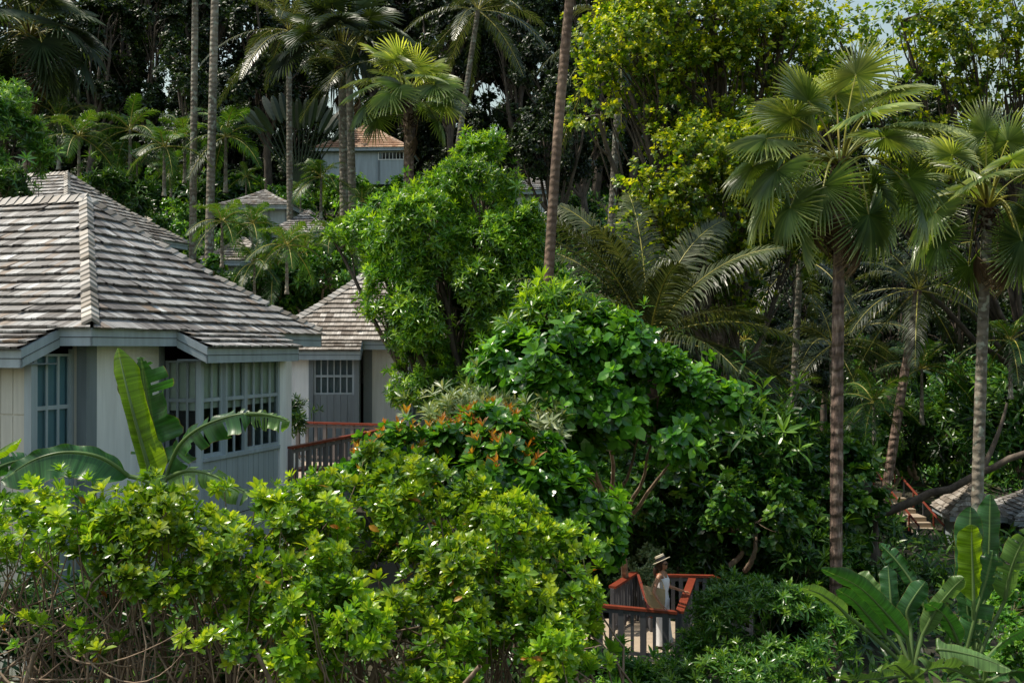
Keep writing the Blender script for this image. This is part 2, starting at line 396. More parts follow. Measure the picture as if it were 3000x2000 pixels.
def under(mb, pts):
    pts = np.array(pts); mb.add(pts, [list(range(len(pts)))])
def caps(mb, a, b, n1, n2, r, step=.19, w=.155):
    """bent cap shingles from b (top) down to a; n1, n2 the facets' sideways directions"""
    a, b = np.asarray(a, float), np.asarray(b, float); L = np.linalg.norm(b - a); n = int(L / step); d = (b - a) / L
    for k in range(n):
        p0 = a + d * (k * step - .03); p1 = a + d * (k * step + step * 1.25)
        up0 = A3(0, 0, .15 + r.uniform(-.006, .01)); up1 = A3(0, 0, .105)
        sd0 = A3(0, 0, .085); sd1 = A3(0, 0, .05)
        V = [p0 + up0, p1 + up1, p1 + n1 * w + sd1, p0 + n1 * w + sd0, p1 + n2 * w + sd1, p0 + n2 * w + sd0,
             p0 + up0 - A3(0, 0, .045), p0 + n1 * w + sd0 - A3(0, 0, .045), p0 + n2 * w + sd0 - A3(0, 0, .045)]
        mb.add(V, [[0, 3, 2, 1], [0, 1, 4, 5], [0, 6, 7, 3], [0, 5, 8, 6]], r.uniform(.1, 1), r.uniform(0, 50))

def hip_roof(fr, L1, L2, ze, rise, b, r, mat, parent, bays=(), expo=.26, wid=.13, capmat=None):
    """bays: (side, s0, s1, out, drop) side 'q' = the q=0 edge, 'p' = the p=0 edge"""
    c = [fr(0, 0, ze), fr(L1, 0, ze), fr(L1, L2, ze), fr(0, L2, ze)]
    t0, t1 = fr(L1 / 2, b, ze + rise), fr(L1 / 2, L2 - b, ze + rise)
    mb = MB()
    facet(mb, c[0], c[1], t0, t0, r, expo, wid)
    facet(mb, c[3], c[0], t0, t1, r, expo, wid)
    facet(mb, c[1], c[2], t1, t0, r, expo, wid)
    facet(mb, c[2], c[3], t1, t1, r, expo, wid)
    for side, s0, s1, out, drop in bays:
        if side == 'q': A, B, TB, TA = fr(s0, -out, ze - drop), fr(s1, -out, ze - drop), fr(s1, .12, ze + .06), fr(s0, .12, ze + .06)
        else: A, B, TB, TA = fr(-out, s1, ze - drop), fr(-out, s0, ze - drop), fr(.12, s0, ze + .06), fr(.12, s1, ze + .06)
        facet(mb, A, B, TB, TA, r, .2, wid, flare=0)
    ro = mb.build('roof', mat, parent)
    mb = MB(); dz = A3(0, 0, -.03)
    def fl(p, q, s):  # sag like the shingle courses
        return p
    for q in ([c[0], c[1], t0], [c[2], c[3], t1]): under(mb, [x + A3(0, 0, -.16) * (0 if i < 2 else 1) + dz for i, x in enumerate(q)])
    for q in ([c[3], c[0], t0, t1], [c[1], c[2], t1, t0]): under(mb, [x + A3(0, 0, -.16) * (0 if i < 2 else 1) + dz for i, x in enumerate(q)])
    for side, s0, s1, out, drop in bays:
        if side == 'q': under(mb, [fr(s0, -out, ze - drop - .02), fr(s1, -out, ze - drop - .02), fr(s1, .1, ze), fr(s0, .1, ze)])
        else: under(mb, [fr(-out, s0, ze - drop - .02), fr(-out, s1, ze - drop - .02), fr(.1, s1, ze), fr(.1, s0, ze)])
    mb.build('roof_underlay', M['deck_under'], ro)
    mb = MB(); e1, e2 = fr.e1, fr.e2
    def hipcap(a, t, h1, h2):
        s1 = nz(h1); s2 = nz(h2)
        m = (np.asarray(a) + t) / 2 + A3(0, 0, -.05 * .5 * np.linalg.norm(t - a) * .85)
        pts = bez(np.asarray(a), 2 * m - (np.asarray(a) + t) / 2, t, 5)
        for k in range(4): caps(mb, pts[k], pts[k + 1], s1, s2, r, w=.17)
    hipcap(c[0], t0, e1, e2); hipcap(c[1], t0, -e1, e2); hipcap(c[2], t1, -e1, -e2); hipcap(c[3], t1, e1, -e2)
    if np.linalg.norm(t1 - t0) > .3: caps(mb, t0, t1, e1 + A3(0, 0, -.6), -e1 + A3(0, 0, -.6), r)
    mb.build('ridge_cap', capmat or M['cap'], ro)
    return ro

def fascia(mb, pts, h=.13, th=.045):
    """pts: outline points with z = top of the board; closed polygon direction any"""
    for a, b in zip(pts[:-1], pts[1:]):
        a, b = np.asarray(a, float), np.asarray(b, float); d = b - a; L = np.linalg.norm(d)
        if L < .02: continue
        n = nz(np.cross(d * A3(1, 1, 0), A3(0, 0, 1)))
        mb.box(a + A3(0, 0, -h) - n * .001, d, n * th, A3(0, 0, h))
        mb.box(a + A3(0, 0, -2 * h + .004), d, n * (th - .018), A3(0, 0, h - .004))
        mb.box(a + A3(0, 0, -h - .006) - n * .006, d, n * (th + .012), A3(0, 0, .012), mi=1)  # raised dark strip drawn as the shadow gap between the two boards

def lites(parent, o, d, n, W, z0, zm, z1, cols, label=None, bar=.05, frame=.06, glass=None, blind=None, back=None, mat=None, proud=.02):
    bar = bar * .68
    """window: frame with bars, pane, blind; o = left end at z 0, d = along, n = outward; returns the window part"""
    mb = MB(); o = np.asarray(o, float); up = A3(0, 0, 1)
    def bx(u0, u1, za, zb, t0=-.02, t1=proud): mb.box(o + d * u0 + n * t0 + up * za, d * (u1 - u0), n * (t1 - t0), up * (zb - za))
    bx(0, frame, z0, z1); bx(W - frame, W, z0, z1); bx(frame, W - frame, z0, z0 + frame, t1=proud - .003); bx(frame, W - frame, z1 - frame * .6, z1, t1=proud - .003)
    step = (W - frame) / cols
    for k in range(1, cols): bx(frame / 2 + k * step - bar / 2, frame / 2 + k * step + bar / 2, z0 + frame, z1 - frame * .6, -.008, min(proud, .02) - .006)
    if zm:
        for z in (zm if isinstance(zm, (list, tuple)) else [zm]): bx(frame, W - frame, z - .03, z + .03, -.016, proud - .009)
    w = mb.build('window', mat or M['grey'], parent)
    g = MB(); q = o + n * -.005
    g.add([q + d * frame + up * z0, q + d * (W - frame) + up * z0, q + d * (W - frame) + up * z1, q + d * frame + up * z1], [[0, 1, 2, 3]])
    g.build('pane', glass or M['glass'], w)
    if blind:
        g = MB(); q = o - n * .045
        zb = z1 - (z1 - z0) * blind[0]
        g.box(q + d * .02 + up * zb, d * (W - .04), -n * .015, up * (z1 - zb - .01)); g.build('blind', blind[1], w)
    return w
def boards(mb, o, d, n, W, z0, z1, bw=.13, t=.018):
    k = max(1, int(round(W / bw))); b = W / k
    for i in range(k): mb.box(np.asarray(o) + d * (i * b + .006) + A3(0, 0, z0), d * (b - .012), n * t, A3(0, 0, z1 - z0))

# ---- main villa
def villa_like_main(root, C, zf, zbase, r, detail=True):
    ang = math.atan2(.960, .279); fr = Fr(C, ang); ze = zf + 3.14
    L1, L2, b = 7.12, 9.6, 2.95
    hip_roof(fr, L1, L2, ze, 2.4, b, r, M['shingle'], root, bays=[('q', 2.04, 5.08, .58, .27), ('p', .54, 5.4, .76, .30)])
    e1, e2 = fr.e1, fr.e2; up = A3(0, 0, 1)
    mb = MB(); dq, dp = .27, .30
    fascia(mb, [fr(L1, 0, ze), fr(5.08, 0, ze)]); fascia(mb, [fr(5.08, 0, ze - .02), fr(5.08, -.555, ze - dq)]); fascia(mb, [fr(5.08, -.555, ze - dq), fr(2.04, -.555, ze - dq)])
    fascia(mb, [fr(2.04, -.555, ze - dq), fr(2.04, 0, ze - .02)]); fascia(mb, [fr(2.04, 0, ze), fr(0, 0, ze)]); fascia(mb, [fr(0, 0, ze), fr(0, .54, ze)])
    fascia(mb, [fr(0, .54, ze - .02), fr(-.74, .54, ze - dp)]); fascia(mb, [fr(-.74, .54, ze - dp), fr(-.74, 5.4, ze - dp)]); fascia(mb, [fr(L1, L2, ze), fr(L1, 0, ze)]); fascia(mb, [fr(0, 5.4, ze), fr(0, L2, ze)])
    mb.build('fascia', [M['grey'], M['groove_shade']], root)
    mb = MB()
    fr.box(mb, .02, L1 - .02, .02, L2, ze - .225, ze - .2); fr.box(mb, 2.08, 5.04, -.52, .02, ze - .49, ze - .465); fr.box(mb, -.7, .02, .58, 5.4, ze - .52, ze - .5)
    mb.build('soffit', M['greymid'], root)
    # solid white walls with gaps where the bays stand
    zt = ze - .226
    for a in ((.65, 2.20, .45, .57), (5.1, 6.67, .45, .57), (6.55, 6.67, .57, L2 - .5), (.45, .57, 5.0, L2 - .5), (.57, 6.55, L2 - .62, L2 - .5)):
        mb = MB(); fr.box(mb, *a, zbase, zt); mb.build('wall', M['white'], root)
    mb = MB(); fr.box(mb, .453, .57, .595, .69, zbase, zt); mb.build('side_panel', M['beige'], root)
    # dark room behind the panes
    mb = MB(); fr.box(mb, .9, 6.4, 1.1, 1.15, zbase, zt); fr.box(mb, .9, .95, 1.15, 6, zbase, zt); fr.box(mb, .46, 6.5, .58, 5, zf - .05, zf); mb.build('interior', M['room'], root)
    # corner and side posts
    for (p0, p1, q0, q1) in ((.42, .65, .42, .59), (2.2, 2.32, .42, .56), (5.0, 5.1, .43, .56)):
        mb = MB(); fr.box(mb, p0, p1, q0, q1, zbase, zt); mb.build('post', M['greymid'], root)
    zs, zm, zw = zf + 1.0, zf + 2.0, ze - .49
    # right bay
    q0 = -.28
    mb = MB(); boards(mb, fr(2.36, q0 + .02, 0), e1, -e2, 2.45, zf + .02, zs - .01, .17); boards(mb, fr(2.32, .40, 0), -e2, -e1, .62, zf + .02, zs - .01, .15)
    fr.box(mb, 2.32, 4.83, q0 + .02, q0 + .08, zbase, zs + .01); fr.box(mb, 2.32, 2.4, q0 + .08, .42, zbase, zs + .012)
    fr.box(mb, 4.93, 5.0, q0 + .2, .43, zbase, zw)
    mb.build('bay_panel', M['grey'], root)
    mb = MB(); fr.box(mb, 2.36, 4.83, q0 + .018, q0 + .022, zf, zs); fr.box(mb, 2.317, 2.322, q0 + .1, .42, zf, zs); mb.build('board_groove_shade', M['groove_shade'], root)
    mb = MB(); fr.box(mb, 4.83, 5.04, q0 - .03, q0 + .2, zbase, zw); mb.build('white_post', M['post'], root)
    mb = MB(); fr.box(mb, 2.29, 2.36, q0 - .0, q0 + .09, zbase + 1, zw); mb.build('post', M['grey'], root)
    mb = MB(); fr.box(mb, 2.36, 4.83, q0 - .035, q0 + .03, zs, zs + .06); mb.build('sill', M['grey'], root)
    lites(root, fr(2.36, q0 + .05, 0), e1, -e2, .62, zs + .06, zm, zw, 2, blind=(.5, M['blind']), bar=.06)
    lites(root, fr(2.98, q0 + .02, 0), e1, -e2, .66, zs + .02, zm, zw, 2, blind=(.5, M['blind']), bar=.07, proud=.05)
    lites(root, fr(3.64, q0 + .02, 0), e1, -e2, 1.19, zs + .06, zm, zw, 4, blind=(.5, M['blind']), bar=.075, proud=.035)
    lites(root, fr(2.33, .40, 0), -e2, -e1, .62, zs + .01, zm, zw, 3, blind=(.5, M['blind']), mat=M['greymid'], bar=.06)
    # left bay
    mb = MB(); fr.box(mb, -.40, .45, .70, .76, zbase, zs + .02); boards(mb, fr(-.42, .74, 0), e2, -e1, 4.6, zbase, zf + 1.9, .21); boards(mb, fr(-.42, .74, 0), e2, -e1, 4.6, zf + 1.93, zw - .02, .21)
    fr.box(mb, -.42, -.36, .74, 5.4, zbase, zw + .01); mb.build('bay_panel', M['beige'], root)
    mb = MB(); fr.box(mb, -.46, -.34, .62, .74, zbase, zw); mb.build('post', M['grey'], root)
    mb = MB(); fr.box(mb, -.34, .45, .68, .70, zbase, zs + .01); fr.box(mb, .40, .47, .66, .72, zbase, ze - .3); mb.build('bay_side', M['grey'], root)
    lites(root, fr(-.34, .70, 0), e1, -e2, .76, zs + .02, zm, zw + .12, 3, blind=(.99, M['bluecurtain']), bar=.06)
    return fr
H1 = thing('villa', 'blue grey villa with weathered shingle roof and barred bay windows, nearest in the picture', 'house', (0, 0, 0))
C1 = (-5.955, 14.5); fr1 = villa_like_main(H1, C1, 5.15, 3.2, RS(1))
H3 = thing('villa', 'shingle roof rising directly behind the nearest villa, its ridge higher', 'house')
villa_like_main(H3, (-15.3, 35.2), 9.15, 6.5, RS(2))

def small_villa(name, label, C, ang, L1, L2, zf, ze, rise, b, r, mat, expo=.25, wid=.2, win=True, wallmat=None, group=None, zbase=None, ov=.4):
    root = thing(name, label, 'house', (0, 0, 0), group); fr = Fr(C, ang)
    hip_roof(fr, L1, L2, ze, rise, b, r, mat, root, expo=expo, wid=wid, capmat=mat)
    mb = MB(); fascia(mb, [fr(L1, 0, ze), fr(0, 0, ze)]); fascia(mb, [fr(0, 0, ze), fr(0, L2, ze)]); fascia(mb, [fr(L1, L2, ze), fr(L1, 0, ze)]); mb.build('fascia', [M['grey'], M['groove_shade']], root)
    zb = zf - 1.5 if zbase is None else zbase
    mb = MB(); fr.box(mb, ov, L1 - ov, ov, L2 - ov, zb, ze - .1); w = mb.build('wall', wallmat or M['grey'], root)
    for p in (ov, L1 / 3, L1 * 2 / 3, L1 - ov):
        mb = MB(); fr.box(mb, p - .07, p + .07, ov - .04, ov + .01, zb, ze - .2); mb.build('post', M['greymid'], root)
    if win:
        lites(root, fr(L1 * .66, ov - .03, 0), fr.e1, -fr.e2, L1 * .34 - ov - .05, zf + 1.0, None, ze - .3, 7, mat=M['post'], bar=.05)
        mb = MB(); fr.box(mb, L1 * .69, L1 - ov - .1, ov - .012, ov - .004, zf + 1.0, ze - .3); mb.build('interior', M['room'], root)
        mb = MB(); fr.box(mb, L1 / 3 + .1, L1 * .66 - .15, ov - .03, ov + .02, zb, ze - .25); mb.build('panel', M['grey'], root)  # pale panel, its shade put into the grey colour
    return root, fr

# ---- second villa, right of the main one
C2 = (-6.75, 27.4); a2 = .03
H2 = thing('villa', 'white walled villa with pyramid shingle roof, half hidden by the tall bushy tree', 'house'); fr2 = Fr(C2, a2); r2 = RS(3)
hip_roof(fr2, 5.3, 8.2, 8.22, 2.15, 3.3, r2, M['shingle_tan'], H2, bays=[('q', .1, 2.75, .55, .27)])
mb = MB(); e1, e2 = fr2.e1, fr2.e2
fascia(mb, [fr2(5.3, 0, 8.22), fr2(2.75, 0, 8.22)]); fascia(mb, [fr2(2.75, 0, 8.2), fr2(2.75, -.53, 7.95)]); fascia(mb, [fr2(2.75, -.53, 7.95), fr2(.1, -.53, 7.95)]); fascia(mb, [fr2(0, 0, 8.22), fr2(0, 8.2, 8.22)]); fascia(mb, [fr2(5.3, 8.2, 8.22), fr2(5.3, 0, 8.22)])
mb.build('fascia', [M['grey'], M['groove_shade']], H2)
for a in ((2.95, 3.95, .45, .55, 3.4, 8.1), (.3, 1.35, -.25, -.15, 3.4, 7.9), (.3, .4, .0, 7.6, 3.4, 8.0), (4.9, 5.0, .6, 7.6, 3.4, 8.0), (.4, 4.9, 7.5, 7.6, 3.4, 8.0)):
    mb = MB(); fr2.box(mb, *a); mb.build('wall', M['white'], H2)
for a in ((2.72, 2.95, .40, .52, 3.4, 8.1), (3.95, 4.07, .40, .55, 3.4, 8.1), (1.35, 1.47, -.28, -.15, 3.4, 7.9), (2.55, 2.68, -.28, -.15, 3.4, 7.9)):
    mb = MB(); fr2.box(mb, *a); mb.build('post', M['greymid'], H2)
mb = MB(); fr2.box(mb, 2.56, 2.64, -.15, .45, 3.4, 7.9); fr2.box(mb, 4.07, 5.0, .52, .6, 3.4, 8.1); mb.build('side_wall', M['greymid'], H2)
mb = MB(); boards(mb, fr2(1.47, -.2, 0), e1, -e2, 1.08, 3.4, 6.78, .18, .02); fr2.box(mb, 1.47, 2.55, -.2, -.14, 3.4, 6.8); d2 = mb.build('door', M['greymid'], H2)
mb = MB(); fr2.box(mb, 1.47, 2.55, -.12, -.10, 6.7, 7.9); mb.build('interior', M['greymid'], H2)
lites(H2, fr2(1.47, -.2, 0), e1, -e2, 1.08, 6.76, 7.26, 7.86, 6, bar=.05, frame=.06)
lites(H2, fr2(2.56, .40, 0), -e2, A3(1, .03, 0), .5, 6.76, 7.26, 7.86, 3, bar=.05, frame=.05, mat=M['greymid'])
mb = MB(); fr2.box(mb, .1, 5.2, .02, 1.6, 7.96, 7.99); fr2.box(mb, .15, 2.72, -.5, .02, 7.70, 7.72); mb.build('soffit', M['greymid'], H2)

# ---- hillside houses
small_villa('villa', 'hillside house with orange clay shingle roof between the palm trunks', (-14.6, 76), -.05, 7.0, 5, 21.0, 22.9, 2.2, 2.4, RS(11), M['tile'], .3, .3, zbase=20.2)
small_villa('villa', 'low grey shingle roof below the orange roofed house, upper of three', (-17.2, 60), -.05, 4.3, 4.5, 13.6, 16.4, 1.1, 2.0, RS(12), M['shingle'], win=False)
small_villa('villa', 'grey hipped shingle roof among small palms, middle of three', (-13.2, 55), -.12, 3.5, 4, 11.3, 14.2, 1.35, 1.7, RS(13), M['shingle'], win=False)
small_villa('villa', 'shingle roof over a blue grey wall, lowest of the three small roofs', (-13.7, 45), .1, 3.2, 3.4, 9.2, 11.9, 1.1, 1.6, RS(14), M['shingle_tan'], win=False)
small_villa('villa', 'tan shingle roof slope behind the higher grey villa roof on the slope', (-22.6, 50), .35, 5, 9, 12.5, 14.2, 2.1, 2.6, RS(15), M['shingle_tan'], win=False)
small_villa('villa', 'white walled house fragment beside the leaning ringed palm trunk', (-.2, 60), .0, 3.0, 4, 14.6, 17.3, 1.0, 1.3, RS(16), M['shingle'], wallmat=M['white'], zbase=13.5)
small_villa('villa', 'brown shingle roof beside the red railed steps on the far right', (19.0, 44.5), -.15, 2.4, 3, -.6, .75, 1.25, 1.0, RS(17), M['shingle_tan'], win=False, zbase=-1)
small_villa('villa', 'pale shingle roof at the right edge behind the tall banana leaves', (21.3, 43.5), -.1, 5, 4, -.8, .7, 1.5, 1.8, RS(18), M['shingle'], win=False, zbase=-1)

# ------------------------------------------------------------------ deck of the main villa and its railings
def rail(name, label, pts, zf, h=1.0, rails=(.12, .05), post=.09, gap=.25, bw=.085, bal=None, group=None, wide_every=3, caponly=False, topmat=None):
    pts = [A3(p[0], p[1], (p[2] if len(p) > 2 else zf)) for p in pts]
    root = thing(name, label, 'railing', pts[0], group); o = pts[0]
    for a, b in zip(pts[:-1], pts[1:]):
        d = b - a; L = np.linalg.norm(d[:2]); u = nz(d * A3(1, 1, 0)); n = A3(-u[1], u[0], 0)
        mb = MB(); mb.box(a - o - n * rails[0] / 2 + A3(0, 0, h - rails[1]) - u * .02, d + u * .04, n * rails[0], A3(0, 0, rails[1])); mb.build('handrail', topmat or M['red'], root)
        mb = MB(); mb.box(a - o - n * .02 + A3(0, 0, .08), d, n * .04, A3(0, 0, .07)); mb.build('lower_rail', bal or M['balu'], root)
        mb = MB(); mb.box(a - o - n * .02 + A3(0, 0, h - rails[1] - .09), d, n * .04, A3(0, 0, .07)); mb.build('upper_rail', bal or M['balu'], root)
        k = int(L / gap)
        for i in range(k + 1):
            w = post if i % wide_every == 0 else bw; p = a + d * (i / max(k, 1)) - o
            mb = MB(); tt = .04 if i % wide_every == 0 else .014
            mb.box(p - u * w / 2 - n * tt + A3(0, 0, 0 if i % wide_every == 0 else .03), u * w, n * 2 * tt, A3(0, 0, h - rails[1] - .003)); mb.build('post' if i % wide_every == 0 else 'baluster', bal or M['balu'], root)
    return root
mb = MB()
D = [A3(-4.35, 19.3, 0), A3(-2.62, 25.1, 0), A3(-5.6, 26.3, 0), A3(-5.9, 21.5, 0), A3(-5.2, 19.6, 0)]
mb.add([p + A3(0, 0, 5.13) for p in D], [[0, 1, 2, 3, 4]])
mb.add([p + A3(0, 0, z) for z in (5.13, 4.93) for p in D], [[i, i + 5, (i + 1) % 5 + 5, (i + 1) % 5] for i in range(5)], mi=1)
tag(mb.build('deck', [M['deck'], M['greydk']]), 'pale timber deck between the two nearest villas', 'deck')
rail('deck_railing', 'red topped railing along the deck running away from the nearest villa', [(-4.2, 19.45), (-2.67, 25.0)], 5.14)
rail('deck_railing', 'red topped railing across the far side of the deck before the white wall', [(-5.45, 26.1), (-2.75, 25.15)], 5.14)
# lounge chair
lc = thing('lounge_chair', 'wooden lounge chair with beige canvas back on the timber deck', 'chair', (-4.5, 21.4, 5.14))
mb = MB(); mb.add([A3(-.1, -.25, .35), A3(.1, .35, .35), A3(-.45, .5, 1.05), A3(-.65, -.1, 1.12)], [[0, 1, 2, 3]]); mb.build('canvas_back', M['blind'], lc)
mb = MB(); mb.box((-.1, -.3, .32), (1.3, .2, 0), (-.1, .6, 0), (0, 0, .05)); mb.build('seat', M['red'], lc)
for x, y in ((-.05, -.25), (1.1, -.08), (-.12, .25), (1.0, .42)): mb = MB(); mb.box((x, y, 0), (.05, 0, 0), (0, .05, 0), (0, 0, .32)); mb.build('leg', M['red'], lc)
# potted dark shrub
# ------------------------------------------------------------------ lookout deck where the woman stands
mb = MB(); D = [A3(.2, 20.6, 0), A3(3.14, 19.3, 0), A3(3.95, 22.3, 0), A3(2.75, 22.9, 0), A3(.6, 22.3, 0)]
mb.add([p + A3(0, 0, 2.02) for p in D], [[0, 1, 2, 3, 4]]); mb.add([p + A3(0, 0, z) for z in (2.02, 1.8) for p in D], [[i, i + 5, (i + 1) % 5 + 5, (i + 1) % 5] for i in range(5)], mi=1)
tag(mb.build('landing', [M['step'], M['greydk']]), 'sunlit tan landing the woman stands on', 'deck')
G = 'railings round the landing'
rail('landing_railing', 'red topped railing running across in front of the woman', [(.9, 20.25), (3.12, 19.42)], 2.03, bal=M['greydk'], gap=.21, bw=.06, post=.11, group=G, wide_every=2)
rail('landing_railing', 'red topped railing receding beyond the woman, her hand on it', [(3.18, 19.45), (3.9, 22.2)], 2.03, rails=(.16, .05), bal=M['greydk'], gap=.2, group=G)
rail('landing_railing', 'red railing far behind the woman reaching right into the shade', [(3.2, 22.6), (4.4, 22.5), (5.2, 22.3, 1.75)], 2.03, bal=M['greydk'], gap=.16, group=G)
rail('landing_railing', 'short red topped railing left of the woman behind her bag', [(2.1, 21.4), (2.72, 22.75)], 2.05, rails=(.16, .05), bal=M['greydk'], gap=.12, bw=.07, group=G)
rail('landing_railing', 'stair railing sloping down behind the bag', [(2.78, 22.6), (2.95, 21.7, 1.35)], 2.03, bal=M['greydk'], gap=.15, group=G, rails=(.06, .05), topmat=M['red'])

# stairs far right
st = thing('staircase', 'tan stone steps with red handrails climbing the slope on the far right', 'stairs', P(2725, 1575, 45))
o = P(2725, 1575, 45)
for k in range(9):
    mb = MB(); w = 1.0 - .02 * k; d = .35 if k not in (3,) else 1.0; y0 = k * .35 + (.65 if k > 3 else 0)
    x0 = -.02 - k * .07 ; mb.box((x0 - w / 2, y0, k * .2 - .05), (w, 0, 0), (0, d, 0), (0, 0, .2)); mb.build('step', M['step'], st)
for s in (-1, 1):
    mb = MB(); a = A3(s * .56, -.1, .55); b = A3(-.62 + s * .5, 3.9, 2.55)
    mb.tube([a, (a + b) / 2, b], .05, 6); mb.build('handrail', M['red'], st)
    for k in range(6):
        p = a + (b - a) * k / 5; mb = MB(); mb.box(p - A3(.03, .03, .75), (.06, 0, 0), (0, .06, 0), (0, 0, .75)); mb.build('post', M['red'] if k % 2 else M['greydk'], st)


# ================================================================== VEGETATION
def shrub(name, label, cat, blobs, base, k, n, T_, L, mat, r, bark='twig', sub=.38, nsub=9, lo=15, hi=95, limb=.05, every=1, lower=-.2, v=None, fork=.4, extra=None, trunk_n=3, wob=.5, group=None, crown='crown', back=.04):
    base = np.asarray(base, float); root = thing(name, label, cat, base, group)
    bl = [(np.asarray(c) - base, q) for c, q in blobs]
    pos, ax, S, R = blob_pts(bl, n, r, sub, nsub, lower); pos = pos + nz(ax + .5 * r.normal(size=pos.shape)) * r.exponential(L * .45, (len(pos), 1))
    mb = MB(); rosettes(mb, T_, pos, ax, k, L, r, lo, hi, back=back, v=v)
    mb.build(crown, mat, root)
    mb = MB(); limbs(mb, (0, 0, 0), S, r, limb, fork, wob, every, trunk_n, cen=[c for c, _ in bl]); mb.build('trunk', M[bark], root, True)
    if extra: extra(root, pos, ax, r)
    return root

# ---- foreground hedge of glossy yellow green shrubs ----------------------------------
def hedge_bush(label, centre, blobs, n, seed, arcs=60, low=None):
    r = RS(seed); base = A3(*centre)
    root = thing('hedge_shrub', label, 'shrub', base, 'glossy yellow green shrubs of the foreground hedge')
    bl = [(np.asarray(c) - base, q) for c, q in blobs]
    pos, ax, S, R = blob_pts(bl, int(n * .92), r, .36, 13, -.25 if low is None else low)
    if low is not None:
        f = r.rand(len(pos)) < np.clip((pos[:, 2] - low) / .5, .10, 1); pos, ax = pos[f], ax[f]
    pos = pos + nz(ax + A3(0, 0, .4)) * np.minimum(r.exponential(.06, (len(pos), 1)), .17); mb = MB(); rosettes(mb, OBO, pos, nz(ax + .3 * r.normal(size=ax.shape)), 14, .125, r, 5, 80, back=.05)
    mb.build('crown', M['scaevola'], root)
    f = r.rand(len(pos)) < .05; mb = MB(); rosettes(mb, OBO, pos[f] - ax[f] * .05, ax[f], 2, .13, r, 60, 110, back=0); mb.build('yellow_leaves', M['young'], root)
    mb = MB(); zb = -base[2] + 0
    feet = [A3(r.uniform(-1.3, 1.3), r.uniform(-.6, .9), float(T(base[0], base[1])) - base[2] - .2) for _ in range(5)]
    sel = r.choice(len(pos), min(len(pos), 60), replace=False)
    for j, i in enumerate(sel):
        e = pos[i] - ax[i] * .06; f = feet[np.argmin([np.linalg.norm(q - e) + r.rand() for q in feet])]
        m = f + (e - f) * r.uniform(.3, .6) + A3(r.normal(0, .75), r.normal(0, .35), -r.uniform(-.2, .5)); m2 = m + (e - m) * .55 + A3(*r.normal(0, .12, 2), -r.uniform(.05, .28))
        s0 = f + (m - f) * r.uniform(.3, .7)
        pts = np.vstack([bez(s0, m, m2 + (m - s0) * .1, 7)[:-1], bez(m2 + (m - s0) * .1, m2 + (e - m) * .2, e, 7)]) + r.normal(0, .008, (13, 3))
        mb.tube(pts, np.linspace(r.uniform(.010, .022), .005, 13), 5)
    for f in feet:
        for _ in range(2):
            e = f + A3(*r.normal(0, .9 if arcs else .2, 2), r.uniform(1.6, 2.9) * (1 if arcs else .6)); e[0] = min(e[0], 9 if arcs else .3); mb.tube(bez(f, (f + e) / 2 + r.normal(0, .25, 3), e, 9), np.linspace(.05, .018, 9), 7)
    for _ in range(arcs):   # low arching bare stems
        a = A3(r.uniform(-1, 1), r.uniform(-.4, .5), r.uniform(-1.4, .5)); L = r.uniform(.6, 1.5); th = r.normal(0, .5) + (PI if r.rand() < .5 else 0)
        b = a + L * A3(math.cos(th), r.normal(0, .25), math.sin(th) * .6 + .1); m = (a + b) / 2 + A3(0, 0, -r.uniform(.1, .5)) + r.normal(0, .12, 3)
        mb.tube(bez(a, m, b, 10), np.linspace(r.uniform(.007, .013), .004, 10), 5)
    mb.build('branches', M['twig'], root, True)
    return root
def E(px, py, Y, rx, ry, rz): return (P(px, py, Y), (rx, ry, rz))
hedge_bush('yellow green shrub at the lower left corner, bare arching stems showing below its leaves', (-4.6, 9.6, 5.0),
    [E(20, 1700, 10, .5, .6, .2), E(130, 1560, 9.8, .42, .5, .3), E(200, 1480, 9.9, .28, .3, .26), E(130, 1640, 9.4, .4, .5, .3), E(-120, 1640, 10, .6, .7, .3), E(320, 1650, 9.6, .45, .5, .28), E(100,1870,9.2,.5,.3,.12), E(20, 1960, 9, .4, .3, .1)], 360, 21, 90, .02)
hedge_bush('yellow green shrub under the banana plant, dark gaps between its bare stems', (-3.2, 9.8, 4.9),
    [E(410, 1530, 10, .36, .5, .30), E(300, 1600, 10, .3, .4, .25), E(490, 1600, 9.8, .36, .5, .34), E(420, 1720, 9.5, .5, .5, .25), E(560, 1640, 9.8, .42, .6, .3), E(600, 1780, 9.4, .45, .4, .22), E(330,1930,9.2,.3,.3,.12), E(620, 1900, 9.0, .3, .3, .15)], 400, 22, 90, -.12)
hedge_bush('yellow green shrub below the barred bay window, leaf tufts standing above the rest', (-2.1, 10.2, 4.9),
    [E(690, 1500, 10.4, .3, .4, .30), E(760, 1580, 10.3, .4, .5, .34), E(860, 1600, 10.4, .5, .6, .42), E(940, 1520, 10.8, .4, .5, .3), E(840, 1730, 9.9, .6, .6, .4), E(700, 1700, 9.8, .45, .4, .3), E(760, 1900, 9.3, .5, .4, .25), E(960, 1860, 9.5, .55, .5, .5)], 640, 23, 70, -.45)
hedge_bush('dense yellow green shrub filling the bottom middle of the hedge', (-.6, 10.6, 4.7),
    [E(1085, 1430, 11.6, .42, .5, .36), E(1010, 1560, 11.0, .6, .7, .5), E(1230, 1505, 11.3, .75, .7, .42), E(1370, 1600, 11.0, .6, .7, .42), E(1100, 1720, 10.5, .75, .7, .5), E(1330, 1780, 10.5, .8, .7, .55), E(1180, 1920, 9.9, .9, .6, .55), E(1430, 1930, 10, .8, .6, .55)], 1350, 24, 30)
